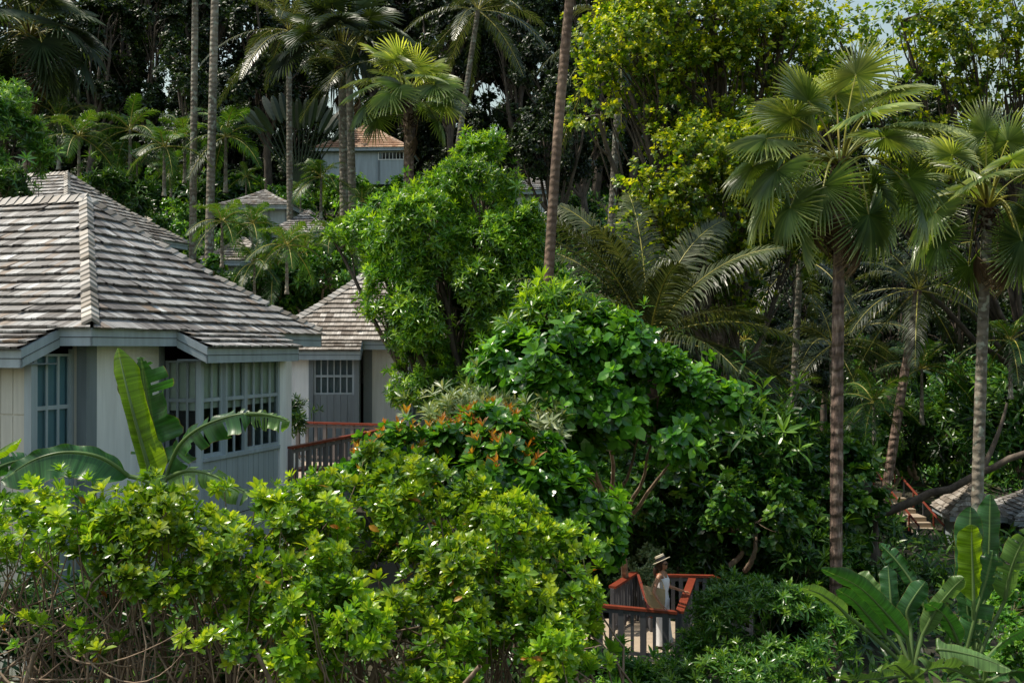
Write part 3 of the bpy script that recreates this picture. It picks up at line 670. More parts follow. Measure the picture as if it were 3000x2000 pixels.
hedge_bush('sunlit yellow green shrub ending the hedge on its right, beside the landing railing', (.4, 10.9, 4.6),
    [E(1480, 1600, 11.2, .5, .6, .36), E(1600, 1630, 11.3, .5, .6, .28), E(1660, 1710, 11.2, .35, .5, .22), E(1540, 1780, 10.9, .65, .7, .45), E(1620, 1900, 10.6, .5, .6, .4), E(1690, 1980, 10.6, .35, .4, .25), E(1500,1950,10.3,.6,.5,.5), E(1715, 1790, 11.0, .22, .3, .14)], 800, 25, 0)

for i_, (px_, w_) in enumerate(((60, 'left'), (420, 'middle'), (800, 'right'))):  # dark shrubs added to stand for the shade low under the hedge
    shrub('shade_filler_shrub', 'dark shrub added as shade behind the bare hedge stems, ' + ('at the left edge', 'under the banana plant', 'below the barred bay window')[i_], 'shrub',
        [E(px_ - 90, 1900, 11.6, .7, .5, .75), E(px_ + 90, 1880, 11.7, .7, .5, .75)], (P(px_, 1900, 11.7)[0], 11.7, 3.0), 8, 420, LAN, .2, M['under'], RS(130 + i_), limb=.03, group='shrubs added as shade behind the hedge')
# ---- dome of sea almond with orange young leaves --------------------------------------
def young(root, pos, ax, r):
    f = (pos[:, 2] > np.percentile(pos[:, 2], 58)) & (r.rand(len(pos)) < .5) & (pos[:, 0] < np.percentile(pos[:, 0], 80)); p, a = pos[f], nz(ax[f] + A3(0, 0, .8))
    mb = MB(); rosettes(mb, LAN, p + a * .07, a, 6, .16, r, 5, 38, back=0); mb.build('young_leaves', M['young'], root)
shrub('almond_shrub', 'domed shrub topped with orange young leaves behind the hedge', 'shrub',
    [E(1240, 1430, 14.2, 1.05, .9, .62), E(1450, 1440, 14.4, 1.2, .9, .75), E(1060, 1440, 14.2, .5, .5, .3), E(1640, 1560, 14.4, .85, .8, .75), E(1650, 1720, 14.4, .55, .7, .6), E(1500, 1620, 14, .9, .8, .8)],
    (-.6, 14.6, 2.9), 11, 1150, BIG, .21, M['almond'], RS(31), limb=.05, extra=young, lo=20, hi=100)
shrub('variegated_shrub', 'pale variegated slender leaved shrub crowning the dome behind the orange leaves', 'shrub',
    [E(1440, 1262, 16.2, .95, .6, .28), E(1620, 1290, 16.2, .6, .5, .28), E(1290, 1262, 16.2, .5, .5, .2)], (.1, 16.4, 2.9), 9, 520, LAN, .24, M['pale'], RS(32), limb=.03, lo=10, hi=80)
# potted shrub on the deck, small plants by the landing
shrub('potted_bush', 'small dark bush beside the lounge chair on the deck', 'shrub', [E(860, 1235, 24.5, .35, .35, .35)], (-5.2, 24.5, 5.14), 8, 130, LAN, .2, M['under'], RS(33), limb=.015, trunk_n=1)
# ---- broad leaved tree right of the dome ----------------------------------------------
def yl(root, pos, ax, r): pass
shrub('almond_tree', 'broad leaved dark green almond tree with a forked pale trunk behind the domed shrub', 'tree',
    [E(1580, 1060, 18.5, .65, .8, .5), E(1800, 1040, 18.6, .6, .8, .5), E(1690, 1090, 18.6, .7, .9, .5), E(1910, 1150, 18.6, .6, .9, .5), E(1620, 1180, 18.2, 1.0, .9, .8), E(1860, 1260, 18.4, .95, .9, .6), E(1500, 1130, 18.6, .42, .6, .5), E(2040, 1190, 18.8, .6, .7, .4), E(1680,1350,18.4,.5,.6,.3)],
    (2.75, 25.2, 1.2), 9, 2000, BIG, .25, M['almond'], RS(34), bark='twig', every=4, limb=.075, lo=20, hi=105, trunk_n=1, fork=.62, wob=.25)
shrub('slender_leaf_shrub', 'light green slender leaved bush top between the tall bushy tree and almond tree', 'shrub',
    [E(1640, 940, 19.2, .62, .6, .36), E(1740, 980, 19.2, .4, .5, .3), E(1540, 1000, 19.3, .38, .5, .36), E(1480, 1080, 19.3, .35, .4, .4)], (1.0, 20.8, 3), 12, 420, LAN, .24, M['frangi'], RS(35), limb=.06, lo=5, hi=85, trunk_n=1)
# ---- tall bushy tree in the middle ------------------------------------------------------
shrub('bushy_tree', 'tall rounded tree of slender bright green leaves covering the second villa', 'tree',
    [E(1400, 520, 25, .95, .9, .75), E(1260, 590, 25, .7, .8, .6), E(1240, 700, 24.8, 1.25, 1.1, 1.0), E(1450, 720, 24.8, 1.05, 1.0, 1.0), E(1080, 700, 25, .65, .7, .5), E(1330, 900, 24.6, 1.5, 1.1, 1.2), E(1500, 860, 24.6, .75, .8, .9), E(1160, 830, 24.7, .7, .7, .7), E(1400, 1120, 24.5, 1.3, 1.0, 1.0), E(1240, 1090, 24.4, .62, .7, 1.0), E(1130, 940, 24.5, .55, .6, .5), E(1520, 1180, 24.6, .8, .8, .8), E(990, 730, 25.3, .45, .5, .3)],
    (-1.0, 25, 4.0), 12, 9500, LAN, .205, M['frangi'], RS(36), bark='bark', limb=.16, lo=5, hi=95, trunk_n=2, fork=.3, nsub=13, sub=.40, lower=-.75)
for o_ in bpy.data.objects:
    if o_.name in ('almond_tree', 'slender_leaf_shrub'): o_.location.y -= .75
# low shrubs round the landing
shrub('round_bush', 'dense round green bush at the bottom beside the landing railing', 'shrub',
    [E(2240, 1850, 17, 1.15, 1.0, .62), E(2110, 1960, 16.8, .62, .8, .5), E(2380, 1900, 17, .6, .7, .5), E(2300, 1940, 16.8, .9, .9, .6), E(2180,2050,16,1.4,.8,.6)], (3.6, 17, 1.1), 11, 2000, LAN, .17, M['bright'], RS(37), limb=.03, lo=8, hi=90, every=2)
shrub('low_bush', 'green bush with broad tufts growing up against the landing railing posts', 'shrub',
    [E(1850, 2040, 17.6, .45, .5, .38), E(1970, 2040, 17.4, .4, .5, .35), E(1780, 1915, 17.8, .2, .3, .22)], (2.3, 17.8, 1.0), 10, 420, LAN, .24, M['bright'], RS(38), limb=.008, lo=8, hi=80)
shrub('small_leaf_bush', 'small pale leaved bush behind the woman and the sloping stair rail', 'shrub',
    [E(1900, 1690, 23.5, .45, .4, .6), E(1860, 1720, 23.5, .35, .4, .4)], (3.1, 23.6, 1.0), 7, 330, FAR, .12, M['pale'], RS(39), limb=.02, lo=5, hi=90)
# left edge tree and other accents
shrub('leafy_tree', 'bright leafy tree at the left edge above the higher villa roof', 'tree',
    [E(20, 330, 33, 1.0, 1.0, .8), E(0, 420, 32, 1.1, 1.0, .9), E(60, 480, 32, .8, .9, .6), E(20, 560, 31.5, .8, .9, .6), E(-80, 380, 32, 1.2, 1, 1.2)], (-16.4, 32, 6.0), 11, 1500, LAN, .28, M['bright'], RS(41), bark='bark', limb=.14, trunk_n=1, lo=8, hi=95)
shrub('leafy_shrub', 'dark leafy shrub overlapping the upper villa roof at the left edge', 'shrub',
    [E(0, 560, 27, .75, .6, .45), E(40, 600, 27, .35, .5, .25)], (-13.6, 27.2, 8.0), 8, 420, LAN, .22, M['under'], RS(42), limb=.05, trunk_n=1)

# ---- big yellow green round leaved tree over the right top ---------------------------------
def open_tree(label, blobs, base, n, seed, L=.185, mat='round', clus=.62, limb=.3, group=None, bark='bark', lower=-.7):
    r = RS(seed); base = np.asarray(base, float); root = thing('broadleaf_tree', label, 'tree', base, group)
    bl = [(np.asarray(c) - base, q) for c, q in blobs]
    pos, ax, S, R = blob_pts(bl, n, r, .5, 16, lower); pos = pos + r.normal(0, .38, pos.shape) * A3(1, 1, .6)
    # layered sprays: flatten every point onto the shelf of its spray
    mb = MB(); rosettes(mb, RND, pos, ax, 8, L, r, 30, 110, back=.10, vj=.3)
    mb.build('crown', M[mat], root)
    mb = MB(); limbs(mb, (0, 0, 0), S, r, limb, .45, .5, 1, 1, cen=[c for c, _ in bl]); mb.build('trunk', M[bark], root, True)
    return root
open_tree('tall tree with round yellow green leaves right of the leaning ringed trunk', [
    E(1900, 120, 34, 2.0, 1.4, 1.2), E(2080, 60, 34, 1.8, 1.5, 1.2), E(1850, 260, 33.5, 1.6, 1.2, .8), E(2080, 250, 34, 1.8, 1.4, 1.2), E(2250, 150, 34, 1.6, 1.4, 1.3), E(2200, 380, 34, 1.6, 1.2, 1.0), E(1750, 340, 33.2, .9, .8, .35), E(1980, 20, 34.5, 1.9, 1.3, .9), E(2380, 250, 35, 1.2, 1.2, 1.0), E(1980, 420, 34, 1.3, 1.1, .7), E(2300, 40, 35, 1.5, 1.2, .9)],
    (7.6, 34.8, 1.0), 3600, 51)
open_tree('mid height mass of round leaves hanging above the low coconut palm', [
    E(2050, 440, 31, 1.2, 1.0, .7), E(2000, 600, 30.5, 1.3, .9, .8), E(2180, 600, 31, 1.1, 1.0, 1.0), E(1820, 680, 29.6, .8, .6, .35), E(2120, 780, 31, 1.1, .9, .7), E(1900, 560, 30.2, .6, .6, .5), E(2000, 760, 31, 1.0, .8, .6), E(2250, 420, 31, .9, .9, .7), E(2330, 700, 31.5, 1.1, .9, .8), E(2150, 900, 31.5, .9, .8, .5)],
    (6.8, 31.5, .9), 2500, 52, .175, limb=.16)
open_tree('yellow leaved tree with dark forking limbs in the top right corner', [
    E(2650, 60, 37, 1.6, 1.4, .7), E(2850, 120, 37, 1.9, 1.5, 1.0), E(2980, 40, 37, 1.5, 1.5, 1.0), E(2750, 220, 37, 1.3, 1.2, .7), E(2950, 280, 37, 1.5, 1.3, .8), E(2450, 90, 38, 1.2, 1.2, .5), E(2560, 330, 38, 1.2, 1.2, .7), E(2380,300,38,1.2,1.0,.9), E(2700, 420, 37.5, 1.3, 1.2, .8), E(2600, 560, 38, 1.3, 1.1, .8), E(2820, 560, 37.5, 1.2, 1.2, .7), E(2990, 470, 37, 1.2, 1.2, .9)],
    (23.0, 40.5, .5), 2400, 53, limb=.2)

# ---- palms -----------------------------------------------------------------------------------
def fan_blade(R, nseg, r, v0=.5, span=150, droop=.35, join=.36, dead=False, cup=.18):
    """fan leaf blade in its own frame: y along, x across, z normal"""
    th = np.radians(np.linspace(-span, span, nseg + 1)); V = []; F = []; vv = []
    for k in range(nseg):
        a, b = th[k], th[k + 1]; m = (a + b) / 2; n0 = len(V)
        Rk = R * (1 - .22 * (abs(m) / PI) ** 1.5) * r.uniform(.93, 1.05); jj = join * r.uniform(.88, 1.08)
        def pt(ang, rad, z): return (math.sin(ang) * rad, math.cos(ang) * rad, z - cup * R * (rad / R) ** 2 * (.4 + .6 * abs(math.sin(m))))
        pl = .024 * R
        V += [pt(a, .03 * R, 0), pt(m, .03 * R, pl * .3), pt(b, .03 * R, 0), pt(a, jj * Rk, -pl), pt(m, jj * Rk, pl), pt(b, jj * Rk, -pl)]
        d1 = r.uniform(.2, 1) * droop; w = (b - a) * .22; o = r.normal(0, .02)
        V += [pt(m - w + o, .70 * Rk, -pl - d1 * .06 * R), pt(m + o, .70 * Rk, pl - d1 * .06 * R), pt(m + w + o, .70 * Rk, -pl - d1 * .06 * R)]
        o += r.normal(0, .035); tz = -d1 * .30 * R
        V += [pt(m - .006 + o, .98 * Rk, tz), pt(m + .006 + o, Rk, tz * 1.1)]
        F += [[n0, n0 + 1, n0 + 4, n0 + 3], [n0 + 1, n0 + 2, n0 + 5, n0 + 4], [n0 + 3, n0 + 4, n0 + 7, n0 + 6], [n0 + 4, n0 + 5, n0 + 8, n0 + 7], [n0 + 6, n0 + 7, n0 + 10, n0 + 9], [n0 + 7, n0 + 8, n0 + 10, n0 + 10][:3] + [n0 + 9]]
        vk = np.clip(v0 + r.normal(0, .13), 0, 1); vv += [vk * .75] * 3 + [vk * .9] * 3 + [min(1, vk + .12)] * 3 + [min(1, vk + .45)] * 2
    return np.array(V), np.array(F), np.array(vv)
def frame_from(d, up):
    y = nz(d); x = nz(np.cross(y, up)); return x, y, np.cross(x, y)
def fan_palm(name, label, loc, H, hubs, R, r, nseg=42, trunk=(.15, .17), lean=(0, 0), tmat='bark_palm', bmat='fan', group=None, dead=8, collar=.32, span=150, tscale=1.0):
    root = thing(name, label, 'palm tree', loc, group)
    top = A3(lean[0], lean[1], H)
    mb = MB(); t = np.linspace(0, 1, 26)[:, None]; mid = top / 2 + A3(r.normal(0, .06), 0, 0)
    pts = (1 - t) ** 2 * A3(0, 0, -.3) + 2 * t * (1 - t) * mid + t * t * top
    rad = np.interp(t[:, 0], [0, .06, .5, 1], [trunk[1] * 1.35, trunk[1] * 1.05, trunk[1], trunk[0]]) * (1 + r.normal(0, .02, 26)); mb.tube(pts, rad, 16)
    mb.build('trunk', M[tmat], root, True)
    mb = MB()   # shaggy fibre collar with old leaf boots
    for k in range(70):
        a = r.uniform(0, 6.28); z = r.uniform(-1.1, .25) * collar * 2; o = A3(math.cos(a), math.sin(a), 0); p = top + o * trunk[0] * .8 + A3(0, 0, z)
        q = p + o * collar * r.uniform(.25, .75) + A3(0, 0, r.uniform(-.1, .3) * collar * 2); mb.tube([p, (p + q) / 2 + A3(0, 0, .03), q + A3(0, 0, -.05)], [.05, .04, .012], 5, r.rand(), flat=.5)
    mb.build('fibre_collar', M['fibre'], root, True)
    for hx, hy, hz, young_ in hubs:
        h = A3(hx, hy, hz); L = np.linalg.norm(h); d0 = nz(h * A3(.45, .45, 0) + A3(0, 0, max(hz, -.1 * L) * .8 + .45 * L)); st = top + nz(h * A3(1, 1, 0)) * trunk[0] * .5
        mid = st + d0 * L * .55; hub = top + h; mb = MB()
        c = bez(st, mid, hub, 9); mb.tube(c, np.linspace(.05, .022, 9) * tscale, 6, np.clip(r.normal(.5, .25), 0, 1), flat=.5)
        ed = nz(c[-1] - c[-3]); y = nz(ed + A3(0, 0, -.22 - .25 * (hz < 0)) + r.normal(0, .08, 3)); out = nz(h * A3(1, 1, .2) + A3(0, 0, .01))
        up = nz(A3(0, 0, 1) * .9 + out * .55 * (1 if hz < .6 * L else -.6)) if abs(y[2]) < .8 else nz(out + A3(0, 0, .2))
        if y[2] > .8: up = nz(-out + A3(0, -.35, .3))
        x, y, z = frame_from(y, up); roll = r.normal(0, .3); x, z = x * math.cos(roll) + z * math.sin(roll), z * math.cos(roll) - x * math.sin(roll)
        V, F, vv = fan_blade(R * r.uniform(.88, 1.08), nseg, r, .25 + .45 * young_ + r.normal(0, .08), span, droop=.12 + .3 * (hz < .3))
        W = hub + V[:, :1] * x + V[:, 1:2] * y + V[:, 2:] * z
        rr = np.linalg.norm(V, axis=1) / R; W[:, 2] -= .05 * R * np.maximum(rr - .5, 0) ** 2 * 4 * (.5 + abs(y[0]))
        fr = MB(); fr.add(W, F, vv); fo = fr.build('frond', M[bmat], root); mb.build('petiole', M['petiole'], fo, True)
    for k in range(dead):
        a = r.uniform(0, 6.28); o = A3(math.cos(a), math.sin(a), 0); h = top + o * r.uniform(.3, .6) * R + A3(0, 0, -r.uniform(.9, 1.5) * R)
        V, F, vv = fan_blade(R * .8, 22, r, .4, 60, 1.2, .4, cup=.5); x, y, z = frame_from(nz(A3(o[0] * .1, o[1] * .1, -1)), o)
        fr = MB(); fr.add(h + V[:, :1] * x * .55 + V[:, 1:2] * y + V[:, 2:] * z, F, vv); mb = MB(); mb.tube(bez(top, top + o * .6 * R + A3(0, 0, .1), h, 8), .018, 5, .3)
        fo = fr.build('dead_frond', M['dead'], root); mb.build('petiole', M['dead'], fo, True)
    return root
r = RS(61)
hub_main = [(-.62, .2, 1.45, 1), (.38, .1, 2.0, 1), (1.05, -.1, 1.6, .8), (.1, .6, 1.7, .9), (-1.55, .1, .62, .7), (-.95, .7, .55, .3), (.75, -.6, .5, .5), (1.9, .2, .98, .9), (.2, -1.2, .9, .6),
    (-1.4, -.2, -.12, .3), (-.6, -.8, -.55, .2), (1.6, .3, -.2, .3), (1.55, -.3, -.82, .3), (.42, -.55, -1.1, .15), (-.75, .2, -1.3, .1), (-1.3, .9, -.5, .2), (1.0, .9, -.3, .2), (.2, .9, -1.0, .1), (-.2, 1.4, .4, .4), (1.1, .8, -1.1, .1), (-1.2, -.5, -.95, .1), (-1.75, .5, .1, .5), (1.3, .5, .95, .8), (-.9, .4, 1.15, .8)]
bm = ground_pt(2445, 22); topm = P(2462, 488, 22)
fan_palm('fan_palm', 'large fan palm with brown streaked trunk and spiky grey green fans, nearest palm', bm, topm[2] - bm[2], hub_main, 1.05, r, 46, (.115, .13), (topm[0] - bm[0], 0))
r = RS(62)
def rand_hubs(r, n, s=1.0):
    out = []
    for k in range(n):
        el = math.radians(80 - 135 * ((k + .5) / n) ** .85 + r.normal(0, 6)); az = k * 2.4 + r.normal(0, .3); L = s * r.uniform(1.25, 1.75)
        out.append((L * math.cos(el) * math.cos(az), L * math.cos(el) * math.sin(az), L * math.sin(el), max(0, math.sin(el))))
    return out
bm = ground_pt(2852, 26); tm = P(2895, 610, 26)
fan_palm('fan_palm', 'fan palm with smooth grey trunk, whitish at its foot, at the right edge', bm, tm[2] - bm[2], [(0, .1, 1.95, 1), (-.9, 0, 1.35, 1), (.9, .2, 1.5, 1), (-1.6, .3, .9, .8)] + rand_hubs(r, 20, 1.05), 1.02, r, 42, (.12, .14), (tm[0] - bm[0], 0), tmat='bark_grey', dead=5)
# two big ones on the slope, then copies
r = RS(63); bm = ground_pt(1200, 46); tm = P(1195, 300, 46)
fpA = fan_palm('fan_palm', 'round headed fan palm right of the orange roof, drooping fans over its trunk', bm, tm[2] - bm[2], [h for h in rand_hubs(r, 32, 1.3) if h[2] > -.5], 1.35, r, 34, (.2, .24), (tm[0] - bm[0], 0), dead=1, collar=.6)
r = RS(64); bm = ground_pt(1012, 50); tm = P(1000, 160, 50)
fpB = fan_palm('fan_palm', 'dark fan palm on a tall slim trunk left of the orange roof', bm, tm[2] - bm[2], [h for h in rand_hubs(r, 38, 1.6) if h[2] > -.9], 1.6, r, 30, (.2, .22), (tm[0] - bm[0], 0), dead=2, collar=.6, tmat='bark_grey', bmat='fan_dark')
r = RS(65); bm = ground_pt(78, 48); tm = P(85, 110, 48)
fpC = fan_palm('fan_palm', 'shaded fan palm at the top left corner', bm, tm[2] - bm[2], rand_hubs(r, 36, 1.6), 1.7, r, 28, (.2, .26), (tm[0] - bm[0], 0), dead=6, collar=.6, bmat='fan_dark')

def frond_geo(mb, c, L0, r, n=46, droop=.5, side=A3(0, 0, 1), v0=.4, w=.035, ang=.75, rachis=.03, rach_mb=None):
    """pinnate frond along the curve c (m,3)"""
    m = len(c); s = np.linspace(0, m - 1.001, n); i = s.astype(int); f = (s - i)[:, None]; p = c[i] * (1 - f) + c[i + 1] * f; d = nz(c[i + 1] - c[i])
    t = np.linspace(0, 1, n); sel = t > .10
    x = nz(np.cross(d, side + 1e-3)); up = np.cross(x, d)
    for sg in (-1, 1):
        ln = L0 * np.sin(PI * np.clip(.12 + .86 * t, 0, 1)) ** .6 * r.uniform(.85, 1.1, n); ln = ln[sel][:, None]
        q = p[sel]; dd = nz(sg * x[sel] * math.sin(ang * 1.3) + d[sel] * (math.cos(ang * 1.3) + .25 * t[sel][:, None]) + up[sel] * .18 + r.normal(0, .07, (sel.sum(), 3)))
        wv = nz(np.cross(dd, up[sel])); W = w
        dz = A3(0, 0, -1) * droop * r.uniform(.6, 1.3, (len(q), 1))
        a = q + dd * ln * .45 + dz * ln * .10; b = q + dd * ln * .85 + dz * ln * .42; e = q + dd * ln * .98 + dz * ln * .72
        V = np.stack([q - wv * W * .3, q + wv * W * .3, a - wv * W * .55, a + wv * W * .55, b - wv * W * .35, b + wv * W * .35, e, e + wv * .004], 1).reshape(-1, 3)
        k = np.arange(len(q))[:, None, None] * 8; F = (np.array([[0, 1, 3, 2], [2, 3, 5, 4], [4, 5, 7, 6]])[None] + k).reshape(-1, 4)
        mb.add(V, F, np.repeat(np.clip(v0 + r.normal(0, .15, len(q)), 0, 1), 8))
    (rach_mb or mb).tube(c, np.linspace(rachis, rachis * .2, m), 5, .8)
def pinnate_palm(name, label, loc, top, n, L, r, trunk=(.13, .17), tmat='bark_grey', bmat='coco', leaflet=.7, droop=.6, el=(80, -35), group=None, nl=46, arch=.55, w=.035, fr_list=None, cat='palm tree', bow=None):
    root = thing(name, label, cat, loc, group); top = np.asarray(top, float)
    if trunk:
        mid = top / 2 if bow is None else top / 2 + A3(*bow)
        c = bez(A3(0, 0, -.4), mid, top, 24); mb = MB(); mb.tube(c, np.interp(np.linspace(0, 1, 24), [0, .08, 1], [trunk[1] * 1.4, trunk[1], trunk[0]]) * (1 + r.normal(0, .02, 24)), 14); mb.build('trunk', M[tmat], root, True)
    for k in range(n):
        e = math.radians(el[0] + (el[1] - el[0]) * ((k + .5) / n) ** 1.0 + r.normal(0, 5)); az = k * 2.4 + r.normal(0, .25); Lk = L * r.uniform(.85, 1.1)
        if fr_list: e, az, Lk = math.radians(fr_list[k][0]), math.radians(fr_list[k][1]), fr_list[k][2]
        h = A3(math.cos(az), math.sin(az), 0); d = h * math.cos(e) + A3(0, 0, math.sin(e))
        mid = top + d * Lk * .55; end = top + d * Lk * .9 + A3(0, 0, -1) * Lk * arch * (math.cos(e) * .7 + .25) + h * Lk * .12 * max(0, math.sin(e)) * 2
        side = A3(0, 0, 1) if math.cos(e) > .35 else nz(-h + A3(0, 0, .3)); side = nz(side + r.normal(0, .25, 3))
        mb = MB(); rb = MB(); frond_geo(mb, bez(top, mid, end, 12), leaflet, r, nl, droop, side, np.clip(.3 + .3 * math.sin(e) + r.normal(0, .1), 0, 1), w, rach_mb=rb)
        fo = mb.build('frond', M[bmat], root); rb.build('rachis', M['petiole'], fo, True)
    return root
# leaning ringed trunk in the centre, its crown above the picture
r = RS(71); b = A3(*P(1592, 1000, 23)); gb = A3(b[0] - .1, 23, float(T(b[0], 23))); tp = P(1705, -330, 23)
pinnate_palm('coconut_palm', 'tall leaning palm with reddish ringed trunk crossing the middle of the picture', gb, tp - gb, 16, 4.2, r, (.105, .125), 'bark_red', leaflet=.7, bow=(-.45, 0, 0), el=(80, -10), arch=.35)
# low coconut palm
r = RS(72); b = P(1900, 1000, 28); gb = A3(b[0], 28, float(T(b[0], 28)))
FL = [(84, 100, 5.8), (76, 160, 5.6), (72, 30, 5.4), (66, 200, 5.8), (58, 150, 5.6), (56, 330, 5.2), (62, 185, 5.6), (46, 178, 5.2), (40, 225, 4.6), (35, 20, 4.2), (30, 165, 4.8), (26, 350, 4.4), (18, 190, 4.6), (14, 300, 3.8), (8, 10, 4.4), (2, 340, 4.0), (60, 280, 3.8), (75, 220, 4.4), (36, 70, 4), (0, 210, 3.6)]
pinnate_palm('coconut_palm', 'stemless looking coconut palm with dusty fronds fanning out behind the almond tree', gb, b - gb, len(FL), 4.4, r, (.22, .3), 'fibre', fr_list=FL, leaflet=.95, droop=.75, nl=92, arch=.45, w=.045)
r = RS(73)
def coco(label, px0, px1, pyt, Y, n=18, L=4.2, tr=(.14, .18), tm='bark_grey', bm='coco', **k):
    g = ground_pt(px0, Y); t = P(px1, pyt, Y); return pinnate_palm('coconut_palm', label, g, t - g, n, L, r, tr, tm, bm, **k)
coco('coconut palm with silvery drooping fronds at the top left of the orange roof', 850, 845, 90, 56, 20, 4.6, nl=40, w=.05)
coco('coconut palm high above the orange roof with a leaning pale trunk', 1290, 1400, 30, 58, 20, 4.8, nl=40, w=.05)
coco('dusky coconut palm drooping behind the leaning ringed trunk', 1770, 1820, 130, 44, 18, 4.2, nl=40, w=.05, droop=.9, arch=.8)
coco('bare slim grey trunk at the top left, left one of a pair', 562, 572, -260, 46, 12, 3.4, (.13, .17), el=(80, 10))
coco('bare slim grey trunk at the top left, right one of a pair', 608, 634, -300, 44, 12, 3.4, (.15, .19), el=(80, 10))
coco('slim pale trunked palm standing close beside the dark fan palm', 1040, 1022, 200, 48, 10, 2.6, (.17, .2), nl=36)
coco('coconut palm with sunlit yellow fronds and a leaning trunk behind the right fan palms', 2560, 2690, 850, 38, 18, 3.6, (.14, .19), 'bark_palm', nl=44, droop=.8)
coco('shaded coconut palm low behind the large fan palm', 2450, 2440, 1010, 42, 16, 3.4, (.14, .19), nl=40)
coco('small shaded coconut palm between the low coconut palm and large fan palm', 2260, 2250, 1120, 34, 14, 2.8, None, nl=40, el=(75, 0))
coco('pale leaning palm stem left of the large fan palm', 2300, 2345, 760, 40, 14, 3.2, (.12, .15), nl=40)
# traveller's palm, upright paddles on long stalks
# ---- small bright palms on the slope: one prototype, copies --------------------------------
r = RS(74)
def areca(label, px, py, Y, sc=1.0, proto=[], n=13):
    loc = P(px, py, Y); g = float(T(loc[0], Y)); 
    if len(proto) < 4:
        L = 1.9; hgt = 1.7
        o = pinnate_palm('small_palm', label, (loc[0], Y, loc[2] - hgt * sc), (0, 0, hgt), n, L, r, (.05, .08), 'bark_grey', 'areca', leaflet=.5, droop=.6, el=(82, -20), nl=36, arch=.6, w=.034, group='small feather palms on the slope')
        o.scale = (sc, sc, sc); proto.append(o); return o
    sc *= .8
    return dup(proto[int(r.randint(len(proto)))], (loc[0], Y, loc[2] - 1.7 * sc), r.uniform(0, 6.28), sc, label)
AR = [(650, 650, 33, .7, 'small palm in front of the lowest hillside roof'), (740, 655, 36, .65, 'small palm beside the dead skirted one, left of the middle hillside roof'),
 (800, 800, 37, 1.0, 'small feather palm low behind the gap between the two villas'), (890, 740, 38, .9, 'small feather palm just left of the tall bushy tree'), (840, 720, 32, .9, 'small palm under the middle hillside roof'), (745, 770, 33, .75, 'yellowish feather palm above the nearest roof edge'),
 (660, 400, 46, 1.5, 'bright feather palm right of the paired grey trunks'), (940, 520, 46, 1.1, 'vivid yellow green feather palm under the orange roofed house'), (480, 430, 42, 1.2, 'feather palm left of the paired grey trunks'),
 (380, 380, 46, 1.4, 'feather palm high on the slope left of the paired trunks'), (500, 490, 52, .9, 'feather palm low above the higher villa roof ridge'), (230, 400, 44, 1.3, 'feather palm above the left end of the higher villa roof'), (170, 350, 48, 1.4, 'shaded feather palm under the corner fan palm'),
 (400, 470, 50, .9, 'feather palm between the ridge and the paired trunks'), (330, 440, 49, .9, 'small feather palm peeping over the higher villa roof apex'), (540, 400, 48, 1.3, 'feather palm directly behind the left grey trunk'), (880, 560, 58, .7, 'tiny feather palm between two hillside roofs'),
 (1060, 590, 44, .8, 'small feather palm at the foot of the slim palm trunks'), (735, 640, 50, .7, 'small feather palm left of the middle hillside roof'), (970, 690, 40, .9, 'feather palm right below the middle hillside roof'), (720, 520, 63, .9, 'low feather palm behind the upper hillside roof'),
 (2560, 1180, 36, 1.2, 'shaded feather palm right of the large fan palm trunk'), (2180, 1000, 36, 1.3, 'dusky feather palm left of the large fan palm trunk'), (2700, 1080, 40, 1.3, 'dark feather palm under the sunlit coconut palm'), (2330, 1330, 30, .9, 'dark small palm at the foot of the large fan palm'), (2960, 1000, 36, 1.2, 'dark feather palm at the right edge')]
for a in AR: areca(a[4], a[0], a[1], a[2], a[3])
# traveller's palm
r = RS(75); g = P(875, 560, 62); root = thing('travellers_palm', 'dark upright fan of long stalked leaves left of the orange roofed house', 'palm tree', g)
for k in range(15):
    a = math.radians(-34 + 68 * k / 14); d = A3(math.sin(a), 0, math.cos(a)); L = r.uniform(3.6, 4.6)
    mb = MB(); mb.tube([A3(0, 0, 0), d * L * .5, d * L + A3(0, 0, -.1)], [.09, .06, .03], 6, .3); st_ = mb.build('stalk', M['fan_dark'], root, True)
    mb = MB(); e = d * L; tp_ = e + d * 1.9 + A3(math.sin(a) * .5, r.normal(0, .4), -.5 * abs(math.sin(a))); c = bez(e, (e + tp_) / 2 + d * .3, tp_, 8)
    w = .24 * np.sin(PI * np.linspace(.05, .98, 8)) ** .5; n = nz(np.cross(d, A3(0, 1, 0)))
    V = np.concatenate([c - n * w[:, None], c + A3(0, -.08, 0), c + n * w[:, None]]); F = [[i + 8 * j, i + 1 + 8 * j, i + 9 + 8 * j, i + 8 + 8 * j] for j in (0, 1) for i in range(7)]
    mb.add(V, F, .35); mb.build('leaf', M['dark'], root)

